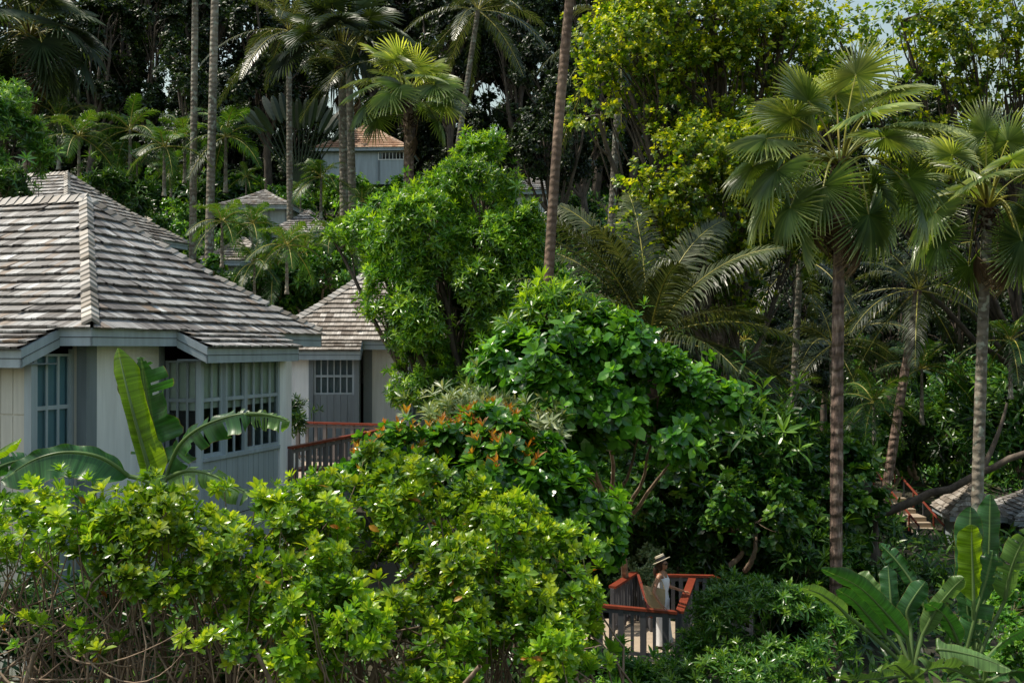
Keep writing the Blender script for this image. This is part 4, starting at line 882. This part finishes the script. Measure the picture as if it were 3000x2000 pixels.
# ---- banana leaves -----------------------------------------------------------------------------
def banana_leaf(root, stem0, pts, W, r, mat='banana', side=None, fold=.25, tatter=.3, curl=0., wl=1., wr=1., nm='leaf', roll=0.):
    """pts: 3-4 control points of the midrib from blade base to tip (local), stem0 the stalk foot; side: rough direction to the right of the blade"""
    pts = [np.asarray(p, float) for p in pts]; n = 44
    K = np.array(pts); tt = np.linspace(0, 1, len(K)); t = np.linspace(0, 1, n)
    c = np.stack([np.interp(t, tt, K[:, i]) for i in range(3)], 1)
    for _ in range(30): c[1:-1] = .25 * c[:-2] + .5 * c[1:-1] + .25 * c[2:]
    d = nz(np.gradient(c, axis=0)); side = nz(np.cross(d.mean(0), A3(0, 0, 1))) if side is None else nz(np.asarray(side, float))
    x = nz(side - (d @ side)[:, None] * d) if side.ndim == 1 else side; nrm = np.cross(x, d)
    w = W * np.minimum(1, (t / .14) ** .6) * np.clip((1 - t) / .22, 0, 1) ** .55 * (.96 + .04 * np.sin(9 * t)); w = np.maximum(w, .003)
    mb = MB(); m = 6
    for sg, ws in ((-1, wl), (1, wr)):
        V = np.zeros((n, m, 3)); ph = r.uniform(0, 6); cut = np.cumsum(r.rand(n) < tatter * .55); off = r.normal(0, 1, cut.max() + 2)[cut] * tatter; sh = r.uniform(.75, 1.05, cut.max() + 2)[cut] if tatter > .4 else 1
        for j in range(m):
            u = j / (m - 1); ang = fold + u * (curl + off * .7 * u) ; 
            rip = .08 * W * np.sin(t * 34 + ph) * u * u
            V[:, j] = c + x * (sg * ws * w * u * np.cos(ang) * (1 if np.isscalar(sh) else 1 - u * (1 - sh)))[:, None] + nrm * (ws * w * u * -np.sin(ang) * -1 if False else (-(ws * w * u * np.sin(ang)) + rip))[:, None]
            V[:, j] += d * (u * w * .16)[:, None]
        idx = np.arange(n * m).reshape(n, m); A = idx[:-1, :-1]; B = idx[:-1, 1:]; Cc = idx[1:, 1:]; Dd = idx[1:, :-1]; F = np.stack([A, B, Cc, Dd], -1)
        tear = np.zeros((n - 1, m - 1), bool)
        ch = (np.diff(cut) > 0) & (r.rand(n - 1) < .75)
        for i in np.where(ch)[0]: tear[i, r.randint(1, 3):] = True
        if tatter < .25: tear[:] = False
        F = F[~tear].reshape(-1, 4)
        if sg < 0: F = F[:, ::-1]
        mb.add(V.reshape(-1, 3), F, np.tile(np.linspace(0, 1, m), n), np.repeat(np.linspace(0, 1, n), m) * 1.0)
    lf = mb.build(nm, M[mat], root, True)
    mb = MB(); s0 = np.asarray(stem0, float); mb.tube(np.vstack([bez(s0, s0 + (c[0] - s0) * .5 + A3(0, 0, .08), c[0], 6)[:-1], c[:int(n * .9)]]), np.linspace(.032, .006, 5 + int(n * .9)), 6, .1); mb.build('midrib', M['banana_pale'], lf, True)
    return lf
def LP(px, py, Y, o): return P(px, py, Y) - o
r = RS(81); o = P(475, 1560, 12.3); gb = A3(o[0], o[1], float(T(o[0], o[1])))
root = thing('banana_plant', 'banana plant with a glowing upright leaf and torn arching leaves before the villa', 'plant', gb)
mb = MB(); s = P(478, 1440, 12.3) - gb; mb.tube(bez(A3(0, 0, -.2), s * .5 + A3(.03, 0, 0), s, 9), np.linspace(.12, .05, 9), 12, .3); mb.build('stem', M['banana_pale'], root, True)
q = lambda px, py, Y=12.3: P(px, py, Y) - gb
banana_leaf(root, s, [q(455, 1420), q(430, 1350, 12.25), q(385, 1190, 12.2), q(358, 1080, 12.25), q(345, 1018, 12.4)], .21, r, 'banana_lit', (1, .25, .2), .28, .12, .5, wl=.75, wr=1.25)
banana_leaf(root, s, [q(462, 1380, 12.5), q(448, 1260, 12.6), q(430, 1150, 12.65), q(412, 1045, 12.6)], .37, r, 'banana', (1, -.15, 0), .1, .7, .15)
banana_leaf(root, s, [q(380, 1395), q(300, 1332, 12.1), q(190, 1318, 12.0), q(90, 1345, 11.9), q(5, 1408, 11.9)], .34, r, 'banana', (.1, -.45, -1), -.1, .15, .1, wr=1., wl=.30)
banana_leaf(root, s, [q(492, 1385), q(520, 1300, 12.1), q(590, 1245, 12), q(690, 1212, 11.9), q(735, 1210, 11.9)], .26, r, 'banana', (.3, -.5, -1), .1, .3, .15, wl=.35)
banana_leaf(root, q(725, 1210, 11.9), [q(725, 1212, 11.9), q(770, 1212, 11.9), q(820, 1222, 11.9), q(850, 1235, 11.9)], .19, r, 'banana_pale', (.0, -.4, -1), .1, .5, .3, wl=.3)
banana_leaf(root, s, [q(490, 1400), q(545, 1372, 12.1), q(620, 1385, 12), q(690, 1425, 11.9), q(740, 1450, 11.9)], .24, r, 'banana_pale', (.3, -.7, -.8), .2, .45, .3, wl=.5)
r = RS(82); gb = A3(-6.35, 11.4, float(T(-6.35, 11.4))); root = thing('banana_plant', 'banana plant at the left edge, only two leaf tips showing', 'plant', gb); q = lambda px, py, Y=11.4: P(px, py, Y) - gb
s = q(-120, 1480); mb = MB(); mb.tube(bez(A3(0, 0, -.2), s * .5, s, 8), np.linspace(.12, .05, 8), 10, .3); mb.build('stem', M['banana_pale'], root, True)
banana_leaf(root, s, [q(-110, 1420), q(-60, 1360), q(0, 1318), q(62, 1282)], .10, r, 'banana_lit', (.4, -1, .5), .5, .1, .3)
banana_leaf(root, s, [q(-100, 1430), q(-20, 1375, 12.3), q(40, 1350, 12.6), q(95, 1345, 12.8)], .2, r, 'banana', (.2, -.6, -1), .1, .6, .3)

G = 'banana plants in the lower right corner'
def plant(label, px, py, Y, leaves, seed):
    r = RS(seed); b = P(px, py, Y); gb = A3(b[0], Y, float(T(b[0], Y))); root = thing('banana_plant', label, 'plant', gb, G); s = b - gb
    mb = MB(); mb.tube(bez(A3(0, 0, -.2), s * .5, s, 8), np.linspace(.16, .07, 8), 12, .3); mb.build('stem', M['banana_pale'], root, True)
    for (pp, W, mat, side, tat, dY) in leaves:
        n = len(pp); c = [P(a, b_, Y + dY[0] + (dY[1] - dY[0]) * i / (n - 1)) - gb for i, (a, b_) in enumerate(pp)]
        banana_leaf(root, s, c, W, r, mat, side, .12, tat, .2)
plant('banana plant with long striped leaves arching left toward the large fan palm trunk', 2672, 1975, 15.2, [
    ([(2655, 1866), (2600, 1800), (2520, 1715), (2405, 1664)], .17, 'banana', (.5, -.6, .7), .2, (-.1, -.9)), ([(2480, 1800), (2450, 1770), (2400, 1735), (2350, 1720)], .11, 'banana_pale', (.5, -.5, .7), .1, (-.4, -.9)),
    ([(2592, 1862), (2540, 1800), (2500, 1755), (2450, 1724)], .14, 'banana', (.5, -.5, .7), .2, (.1, -.3)), ([(2615, 1830), (2608, 1760), (2604, 1700), (2600, 1655)], .15, 'banana', (1, -.1, 0), .1, (.3, .5)),
    ([(2600, 1800), (2560, 1735), (2530, 1700), (2510, 1680)], .16, 'banana_pale', (.6, -.5, .6), .1, (.6, .9)), ([(2700, 1860), (2740, 1780), (2790, 1720), (2822, 1690)], .14, 'banana_pale', (.8, -.2, -.5), .3, (.1, -.2)),
    ([(2708, 1780), (2670, 1700), (2625, 1640), (2575, 1590)], .15, 'banana', (.6, -.3, .7), .6, (.4, .8)), ([(2665, 1830), (2650, 1790), (2680, 1740), (2710, 1700)], .16, 'banana', (1, -.3, 0), .1, (.2, .2)),
    ([(2640, 1975), (2560, 1985), (2500, 1990), (2440, 1975)], .14, 'banana_pale', (.2, -.8, .6), .3, (-.3, -1))], 83)
plant('banana plant with two tall upright leaves before the pale shingle roof', 2850, 1960, 15.8, [
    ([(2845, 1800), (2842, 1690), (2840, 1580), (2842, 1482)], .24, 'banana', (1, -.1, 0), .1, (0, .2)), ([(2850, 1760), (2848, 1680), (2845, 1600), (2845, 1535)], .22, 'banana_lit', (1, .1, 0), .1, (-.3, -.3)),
    ([(2880, 1760), (2895, 1640), (2898, 1540), (2900, 1446)], .20, 'banana', (1, .0, 0), .1, (.4, .6)), ([(2830, 1900), (2860, 1780), (2890, 1690), (2908, 1610)], .24, 'banana', (1, -.3, .2), .6, (-.2, -.3)),
    ([(2807, 1885), (2780, 1820), (2750, 1785), (2712, 1765)], .15, 'banana', (.5, -.6, .6), .2, (-.2, -.8)), ([(2870, 1880), (2840, 1830), (2830, 1780), (2835, 1740)], .15, 'banana', (1, -.2, 0), .4, (-.1, -.1)),
    ([(2940, 1760), (2955, 1680), (2980, 1610), (3020, 1550)], .22, 'banana_pale', (1, -.2, -.4), .4, (.2, -.2))], 84)
plant('banana plant spreading broad leaves low across the lower right corner', 2880, 2010, 14.2, [
    ([(2760, 1915), (2730, 1895), (2800, 1905), (2880, 1925), (2960, 1960)], .16, 'banana_pale', (.1, -.7, -.6), .2, (-.3, -.6)), ([(2890, 1925), (2920, 1890), (2960, 1860), (3020, 1835)], .15, 'banana', (.2, -.6, .7), .2, (-.2, -.3)),
    ([(2860, 1990), (2780, 1950), (2720, 1955), (2670, 1990)], .2, 'banana_pale', (.1, -.8, .5), .5, (-.3, -.9)), ([(2900, 1990), (2960, 1960), (3010, 1965), (3060, 1990)], .2, 'banana', (.1, -.8, .5), .2, (-.2, -.5)), ([(2700, 2010), (2640, 1960), (2620, 1940), (2580, 1960)], .18, 'banana_pale', (.1, -.8, .6), .3, (-.5, -.9))], 85)

# ---- forest behind: prototypes with copies ---------------------------------------------------------
def proto_tree(name, label, cat, H, blobs, n, k, T_, L, mat, r, limb=.25, trunk_n=1, bark='bark', group=None, nsub=9, sub=.36, lower=-.7, wob=.5, fork=.5, lo=15, hi=100):
    return shrub(name, label, cat, [(A3(*c), q) for c, q in blobs], (0, 0, 0), k, n, T_, L, M[mat], r, bark=bark, sub=sub, nsub=nsub, limb=limb, trunk_n=trunk_n, lower=lower, wob=wob, fork=fork, group=group, lo=lo, hi=hi)
protos = []
for i in range(5):
    r = RS(90 + i); H = 17 + 3 * r.rand(); bl = []
    for k in range(9):
        a = r.uniform(0, 6.28); d = r.uniform(.3, 3.6); bl.append(((d * math.cos(a), d * math.sin(a), H * r.uniform(.42, 1.0)), (r.uniform(1.3, 2.6), r.uniform(1.3, 2.6), r.uniform(.9, 1.9))))
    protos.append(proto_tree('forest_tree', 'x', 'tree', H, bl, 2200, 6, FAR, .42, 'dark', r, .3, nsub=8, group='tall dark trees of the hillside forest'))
bushp = []
for i in range(4):
    r = RS(100 + i); bl = [((r.uniform(-.9, .9), r.uniform(-.8, .8), r.uniform(.5, 1.5)), (r.uniform(.5, 1.0), r.uniform(.5, .9), r.uniform(.4, .8))) for _ in range(6)]
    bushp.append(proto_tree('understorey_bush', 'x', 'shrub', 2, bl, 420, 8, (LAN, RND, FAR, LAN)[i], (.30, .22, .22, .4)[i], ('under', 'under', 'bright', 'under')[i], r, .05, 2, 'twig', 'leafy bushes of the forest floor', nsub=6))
r = RS(111)
PROT = [(650, 535, 840, 592, 60), (800, 600, 980, 660, 55), (590, 690, 730, 745, 45), (900, 360, 1200, 485, 76), (1520, 560, 1600, 690, 60), (200, 500, 560, 705, 40), (2670, 1430, 2800, 1585, 45), (2760, 1420, 3000, 1550, 44)]
def blocks(x, Y, z, hw, h):
    px = 1500 + x / Y * 3000; y1 = 1020 - (z - 8) / Y * 3000; y0 = y1 - h / Y * 3000; w = hw / Y * 3000
    return any(Y < q[4] + 3 and px + w > q[0] and px - w < q[2] and y1 > q[1] and y0 < q[3] for q in PROT)
def place(pl, loc, sc, label, sz=None):
    i = int(r.randint(len(pl))); p = pl[i]
    if not p.get('placed'):
        p['placed'] = 1; p.location = [float(x) for x in loc]; p.scale = (sc, sc, sz or sc); p.rotation_euler = (0, 0, r.uniform(0, 6.28)); p['label'] = label; return p
    return dup(p, loc, r.uniform(0, 6.28), sc, label, sz=sz)
FT = []
for Y, n, sc in ((66, 9, .75), (76, 12, .95), (88, 15, 1.15), (100, 17, 1.3)):
    for k in range(n):
        px = -250 + 3500 * (k + r.uniform(.15, .85)) / n
        if (860 < px < 1270 and Y < 84) or (480 < px < 1000 and Y < 60): continue
        if px > 2350 and r.rand() < .35: continue
        FT.append((px, Y + r.uniform(-4, 4), sc * r.uniform(.85, 1.15)))
for px, Y, sc in FT:
    loc = ground_pt(px, Y) - A3(0, 0, .5); tall = sc * (1.0 if px < 2300 else .8)
    place(protos, loc, tall, 'tall dark forest tree standing among many like it on the hillside')
for px, Y, sc in [(2250, 50, .62), (2420, 54, .6), (2600, 56, .55), (2800, 52, .6), (2980, 50, .62), (2130, 46, .5), (1700, 62, .7), (1500, 74, .8), (1620, 52, .6), (2060, 56, .62), (3100, 40, .6)]:
    place(protos, ground_pt(px, Y) - A3(0, 0, .5), sc, 'tall dark forest tree standing among many like it on the hillside')
for p in protos: p['placed'] and p.pop('placed')
# dark growth closing the crest
for k in range(95):
    px = r.uniform(-150, 3150); Y = r.uniform(80, 99); g = ground_pt(px, Y)
    if 880 < px < 1260 and Y < 84: continue
    place(protos, g - A3(0, 0, 5.5 + r.uniform(0, 2)), r.uniform(.62, .85), 'tall dark forest tree standing among many like it on the hillside')
# understorey bushes
spots = []
for k in range(250):
    Y = r.uniform(24, 70) ** 1.0; px = r.uniform(-60, 3060); spots.append((px, Y))
for px, Y in spots:
    x = (px - 1500) / 3000 * Y
    if x < -1.2 and Y < 38: continue                      # villas stand here
    if -19 < x < -7.5 and 33 < Y < 47: continue
    if (880 < px < 1280 and Y > 50) or (560 < px < 1010 and 40 < Y < 62) or (15 < x < 25 and 36 < Y < 52): continue
    if Y < 27 and px < 2050: continue
    g = ground_pt(px, Y); sc_ = r.uniform(.8, 1.5) * (1.0 if Y < 50 else 1.2)
    if blocks(g[0], Y, g[2], 1.6 * sc_, 2.2 * sc_): continue
    place(bushp, g - A3(0, 0, .15), sc_, 'leafy bush of the forest floor growing among many like it')
for px, py, Y, sc in [(900, 640, 36, .9), (1050, 660, 35, .8), (640, 690, 34, .8), (520, 620, 38, .9), (720, 820, 37.5, .9), (860, 830, 37.5, .9), (960, 790, 38, 1.0), (800, 860, 37.5, .8), (2150, 1450, 23, 1.0), (2250, 1500, 24, 1.1), (2350, 1420, 26, 1.2), (2120, 1300, 25, 1.2), (2230, 1250, 27, 1.1), (2560, 1560, 25, 1.0), (2620, 1650, 24, .9), (2500, 1500, 28, 1.2), (2200, 1650, 24.5, .8), (2320, 1640, 23.5, .8), (2980, 1750, 19, .7), (2940, 1620, 22, .8), (2990, 1860, 17, .6), (2640, 1380, 34, 1.1), (2930, 1300, 34, 1.3), (2080, 1560, 24.5, .8), (1330, 640, 42, 1.0), (1150, 620, 42, .9), (1560, 800, 40, 1.2), (560, 560, 44, 1.1), (700, 665, 55, 1.0), (790, 680, 54, .8), (870, 720, 50, .9), (950, 725, 48, .9), (620, 810, 38, .8), (700, 815, 38, .8), (960, 560, 68, 1.1), (1060, 560, 66, 1.3), (1150, 555, 66, 1.2), (1000, 550, 67, 1.1), (2900, 1420, 36, 1.0), (2850, 1340, 38, 1.3), (2760, 1350, 40, 1.0), (2550, 1420, 34, 1.1), (2420, 1350, 34, 1.1), (2970, 1230, 40, 1.4), (2870, 1150, 44, 1.5), (2700, 1250, 44, 1.4), (2560, 1280, 44, 1.4), (2130, 1180, 32, 1.1), (2020, 1560, 24, .7), (1700, 1560, 24.5, .9), (1800, 1640, 25, .8), (1640, 1480, 26, .9), (2850, 1400, 51, 1.3), (2950, 1390, 51, 1.4), (2750, 1380, 53, 1.4), (3000, 1300, 50, 1.4), (2650, 1330, 52, 1.4), (1750, 1430, 23.8, .9), (1900, 1470, 24.5, .9), (1850, 1350, 25, 1.0), (1990, 1420, 24.5, 1.0), (1690, 1300, 25.5, 1.0), (1800, 1530, 24.8, .7), (340, 560, 44, 1.0)]:
    loc = P(px, py, Y)
    if blocks(loc[0], Y, loc[2] - 1.3 * sc, 1.6 * sc, 2.2 * sc): continue
    place(bushp, loc - A3(0, 0, 1.3 * sc), sc, 'leafy bush of the forest floor growing among many like it')
for p in bushp:
    if p.get('placed'): p.pop('placed')
for o_ in bpy.data.objects:
    if 'placed' in o_: del o_['placed']
# leaf litter and low plants over the ground
r = RS(120); mb = MB(); N = 42000
y = r.uniform(9, 85, N) ; x = r.uniform(-.62, .62, N) * y
f = ~((x < -2) & (y < 34) & (y > 18)) & ~((x > .3) & (x < 4.6) & (y > 13) & (y < 23.2)); x, y = x[f], y[f]; z = T(x, y) + r.uniform(0, .45, len(x))
stamp(mb, LAN, np.stack([x, y, z], 1), nz(r.normal(size=(len(x), 3)) + A3(0, 0, .5)), np.tile(A3(.1, -.3, 1.), (len(x), 1)) + r.normal(0, .3, (len(x), 3)), r.uniform(.25, .6, len(x)) * (.6 + y / 60), r.rand(len(x)))
tag(mb.build('ground_cover', M['under']), kind='stuff')
# leaning dead limb on the right
r = RS(121); a = P(2560, 1510, 33); b = P(3060, 1295, 31); root = thing('leaning_tree', 'dark bare trunk leaning low across the slope above the red railed steps', 'tree', ground_pt(2560, 33))
o = ground_pt(2560, 33); mb = MB(); c = np.vstack([bez(A3(0, 0, -.3), A3(0, 0, 1), a - o, 5)[:-1], bez(a - o, (a + b) / 2 - o + A3(0, 0, -.25), b - o, 12)]); mb.tube(c + r.normal(0, .03, c.shape), np.linspace(.17, .09, len(c)), 10); mb.build('trunk', M['bark'], root, True)
mb = MB(); e = P(2950, 1180, 32) - o; m = c[11]; mb.tube(bez(m, (m + e) / 2 + A3(.2, 0, .1), e, 8), np.linspace(.1, .04, 8), 8); mb.build('limb', M['bark'], root, True)

# ------------------------------------------------------------------ the woman on the landing
M['skin'] = paint_mat('skin', (.42, .21, .12), .45, .08, 4, False)
M['cloth'] = paint_mat('white_cloth', (.86, .86, .87), .8, .05, 4)
M['hair'] = paint_mat('brown_hair', (.05, .022, .012), .5, .3, 20)
M['straw'] = paint_mat('straw', (.62, .54, .40), .75, .12, 30, False)
M['ribbon'] = paint_mat('black_ribbon', (.015, .015, .02), .6)
M['jute'] = paint_mat('woven_bag', (.50, .39, .22), .85, .2, 40, False)
WO = A3(3.02, 20.65, 2.03); WR = math.radians(-28)
def w2l(p):
    d = np.asarray(p, float) - WO; c, s = math.cos(-WR), math.sin(-WR); return A3(c * d[0] - s * d[1], s * d[0] + c * d[1], d[2])
pr = thing('person', 'woman in white jumpsuit, straw boater and sunglasses standing on the landing', 'person', WO, rz=WR); pr.scale = (1.04, 1.04, 1.04)
def skin_mesh(name, verts, edges, rad, mat, parent, sub=2):
    me = bpy.data.meshes.new(name); me.from_pydata([tuple(map(float, v)) for v in verts], edges, []); o = bpy.data.objects.new(name, me); COL.objects.link(o)
    sk = o.modifiers.new('s', 'SKIN'); sk.use_smooth_shade = True
    for i, q in enumerate(rad): me.skin_vertices[0].data[i].radius = q if isinstance(q, tuple) else (q, q)
    me.skin_vertices[0].data[0].use_root = True
    ss = o.modifiers.new('d', 'SUBSURF'); ss.levels = ss.render_levels = sub
    dg = bpy.context.evaluated_depsgraph_get(); nm = bpy.data.meshes.new_from_object(o.evaluated_get(dg)); o.modifiers.clear(); o.data = nm; nm.name = name
    nm.materials.clear(); nm.materials.append(mat); nm.polygons.foreach_set('use_smooth', [True] * len(nm.polygons)); o.parent = parent; return o
V = []; Ed = []; Rd = []
def ch(par, pts):
    for p, q in pts:
        V.append(p); Rd.append(q)
        if par is not None: Ed.append((par, len(V) - 1))
        par = len(V) - 1
    return par
pel = ch(None, [((0, 0, .93), (.12, .10))]); che = ch(pel, [((0, 0, 1.06), (.105, .08)), ((.01, 0, 1.22), (.12, .095)), ((0, 0, 1.34), (.10, .075))])
ch(che, [((0, 0, 1.42), .048), ((.01, 0, 1.47), .045), ((.025, 0, 1.53), .07), ((.02, 0, 1.59), .083), ((.01, 0, 1.65), .07)])
hd = len(V) - 3; ch(hd, [((.11, 0, 1.545), .012)]) ; ch(hd, [((.085, 0, 1.50), .02)])
Lh = w2l((3.46, 20.5, 3.09))
for s in (-1, 1):
    a = ch(che, [((0, s * .16, 1.375), .05)])
    if s < 0: pts = [((-.03, -.25, 1.22), .040), ((-.05, -.32, 1.08), .035), ((.04, -.33, .95), .029), ((.11, -.31, .845), .02)]; hand = A3(.15, -.30, .78); hdir = nz(A3(.35, .05, -1))
    else: pts = [((.03, .215, 1.22), .040), ((.06, .24, 1.10), .034), (tuple((A3(.06, .24, 1.10) * .45 + Lh * .55) + A3(0, 0, .0)), .027), (tuple(Lh + A3(-.07, 0, .03)), .02)]; hand = Lh; hdir = nz(Lh - A3(.06, .24, 1.10) + A3(0, 0, .1))
    wv = ch(a, pts); pm = ch(wv, [(tuple(hand), (.026, .014))]); sd = nz(np.cross(hdir, A3(0, s, .2)))
    for k, L in enumerate((.075, .085, .08, .062)):
        o_ = (k - 1.5) * .014; b = hand + hdir * .02 + sd * o_; ch(pm, [(tuple(b + hdir * .015), .008), (tuple(b + hdir * L * .55 + A3(0, -s * .008, -.004)), .0072), (tuple(b + hdir * L + A3(0, -s * .02, -.014)), .0058)])
    ch(wv, [(tuple(hand - hdir * .02 - sd * .035), .009), (tuple(hand + hdir * .015 - sd * .05), .007)])
    ch(pel, [((0, s * .085, .84), (.085, .08)), ((.02, s * .09, .48), .052), ((.0 , s * .09, .10), .034), ((.10, s * .10, .03), .03)])
skin_mesh('body', V, Ed, Rd, M['skin'], pr)
def loft(mb, rings, n=24, v=.5):
    th = np.arange(n) / n * 2 * PI; W = np.array([[[c[0] + a * math.cos(t), c[1] + b * math.sin(t), c[2] + (c[3] * math.cos(t) if len(c) > 3 else 0)] for t in th] for c, a, b in rings])
    m = len(rings); i, j = np.meshgrid(np.arange(m - 1), np.arange(n), indexing='ij'); a = i * n + j; b = i * n + (j + 1) % n; mb.add(W.reshape(-1, 3), np.stack([a, b, b + n, a + n], -1).reshape(-1, 4), v)
mb = MB(); loft(mb, [((0, 0, .80), .125, .165), ((0, 0, .92), .13, .168), ((0, 0, 1.04), .115, .14), ((.015, 0, 1.18), .13, .148), ((.02, 0, 1.27, .01), .125, .145), ((.01, 0, 1.31, .015), .108, .135)])
for s in (-1, 1): mb.tube(bez(A3(.09, s * .075, 1.30), A3(.07, s * .09, 1.41), A3(-.07, s * .08, 1.36), 7), .009, 5)
mb.build('jumpsuit_top', M['cloth'], pr, True)
for s in (-1, 1):
    mb = MB(); n = 30; th = np.arange(n) / n * 2 * PI; R_ = []
    for z, cx, cy, rx, ry in ((.90, 0, .075, .125, .10), (.75, 0, .088, .118, .095), (.5, .01, .10, .12, .10), (.25, .015, .11, .135, .115), (.05, .02, .12, .15, .13)):
        wv = 1 + .07 * (1 - z) * np.sin(th * 7 + s + z * 2); R_.append(np.stack([cx + rx * np.cos(th) * wv, s * cy + ry * np.sin(th) * wv, np.full(n, z)], 1))
    i, j = np.meshgrid(np.arange(4), np.arange(n), indexing='ij'); a = i * n + j; b = i * n + (j + 1) % n; mb.add(np.array(R_).reshape(-1, 3), np.stack([a, b, b + n, a + n], -1).reshape(-1, 4)); mb.build('trouser_leg', M['cloth'], pr, True)
mb = MB(); loft(mb, [((-.02, 0, 1.43), .045, .05), ((-.03, 0, 1.48), .075, .075), ((-.02, 0, 1.55), .092, .086), ((-.012, 0, 1.61), .094, .086), ((0, 0, 1.67), .07, .065), ((0, 0, 1.69), .01, .01)])
mb.tube(bez(A3(-.09, 0, 1.52), A3(-.15, -.03, 1.44), A3(-.12, -.06, 1.30), 8), [.03, .045, .05, .046, .04, .03, .02, .008], 9); mb.build('hair', M['hair'], pr, True)
# face side again in front of the hair
mb = MB(); loft(mb, [((.055, 0, 1.47), .02, .025), ((.055, 0, 1.50), .05, .05), ((.045, 0, 1.55), .062, .062), ((.04, 0, 1.60), .066, .066), ((.03, 0, 1.63), .05, .05)]); mb.build('face', M['skin'], pr, True)
mb = MB()
for s in (-1, 1): mb.box(A3(.095, s * .036 - .024, 1.565), (.014, 0, 0), (0, .048, 0), (.0, 0, .036)); mb.tube([A3(.10, s * .06, 1.588), A3(.02, s * .085, 1.59)], .004, 4)
mb.build('sunglasses', M['ribbon'], pr)
tl = math.radians(27)
def hatp(p): x, z = p[..., 0], p[..., 2]; q = p.copy(); q[..., 0] = x * math.cos(tl) - z * math.sin(tl) - .015; q[..., 2] = x * math.sin(tl) + z * math.cos(tl) + 1.64; return q
def lathe(rows, mat, nm, par):
    n = 32; th = np.arange(n) / n * 2 * PI; W = np.array([[[r_ * math.cos(t), r_ * .95 * math.sin(t), z] for t in th] for r_, z in rows]); m = len(rows); i, j = np.meshgrid(np.arange(m - 1), np.arange(n), indexing='ij'); a = i * n + j; b = i * n + (j + 1) % n
    mb = MB(); mb.add(hatp(W.reshape(-1, 3)), np.stack([a, b, b + n, a + n], -1).reshape(-1, 4)); return mb.build(nm, M[mat], par)
ht = lathe([(.001, .105), (.085, .105), (.094, .098), (.099, .0), (.185, -.004), (.186, -.010), (.098, -.006)], 'straw', 'hat', pr); lathe([(.097, .062), (.100, .06), (.1035, .004), (.100, .002)], 'ribbon', 'hat_ribbon', ht)
# tote bag
bg_ = thing('tote_bag', 'large tan woven tote bag hanging from the woman\'s shoulder', 'bag', WO + A3(.0, 0, .09), rz=0.0); bg_.scale = (.9, .9, .9)
mb = MB(); n = 28; th = np.arange(n) / n * 2 * PI; R_ = []
for z, cx, rx, ry in ((.775, -.12, .10, .03), (.80, -.13, .15, .05), (.90, -.16, .20, .055), (1.08, -.19, .235, .055), (1.24, -.21, .25, .04), (1.235, -.21, .235, .03), (1.0, -.19, .21, .04)):
    R_.append(np.stack([cx + rx * np.sign(np.cos(th)) * np.abs(np.cos(th)) ** .7, -.215 + ry * np.sin(th), z + .05 * -np.cos(th) * (z > 1)], 1))
i, j = np.meshgrid(np.arange(6), np.arange(n), indexing='ij'); a = i * n + j; b = i * n + (j + 1) % n; mb.add(np.array(R_).reshape(-1, 3), np.stack([a, b, b + n, a + n], -1).reshape(-1, 4)); mb.add(R_[0], [list(range(n))]); mb.build('bag_body', M['jute'], bg_)
for y in (-.25, -.18): mb = MB(); mb.tube(bez(A3(-.25, y, 1.26), A3(-.08, -.12, 1.66), A3(.02, y, 1.2), 12), .010, 5); mb.build('strap', M['jute'], bg_, True)

# ------------------------------------------------------------------ camera, sun, sky
cam = bpy.data.cameras.new('camera'); co = bpy.data.objects.new('camera', cam); COL.objects.link(co)
cam.sensor_width = 36; cam.lens = 36.0; cam.clip_end = 6000; cam.clip_start = .1
co.location = (0, 0, CZ); co.rotation_euler = (math.radians(90 + math.degrees(math.atan(20 / 3000))), 0, 0)
scene.camera = co
SD = nz(A3(-.46, .03, .88))
sun = bpy.data.lights.new('sun', 'SUN'); so = bpy.data.objects.new('sun', sun); COL.objects.link(so)
sun.energy = 5.0; sun.angle = math.radians(.55); sun.color = (1, .92, .79)
so.rotation_euler = Vector(SD).to_track_quat('Z', 'Y').to_euler(); so.location = (-20, 20, 60)
w = bpy.data.worlds.new('World'); scene.world = w; w.use_nodes = True
nt = w.node_tree; bg = nt.nodes['Background']
sk = nt.nodes.new('ShaderNodeTexSky'); sk.sky_type = 'NISHITA'; sk.sun_disc = False
sk.sun_elevation = math.asin(SD[2]); sk.sun_rotation = math.atan2(SD[0], SD[1]); sk.air_density = 2.2; sk.dust_density = 2.5; sk.ozone_density = 1.4
nt.links.new(sk.outputs[0], bg.inputs[0]); bg.inputs[1].default_value = .15
scene.view_settings.view_transform = 'Standard'; scene.view_settings.look = 'None'; scene.view_settings.exposure = 0
scene.cycles.max_bounces = 8; scene.cycles.transparent_max_bounces = 12; scene.cycles.transmission_bounces = 5; scene.cycles.diffuse_bounces = 4
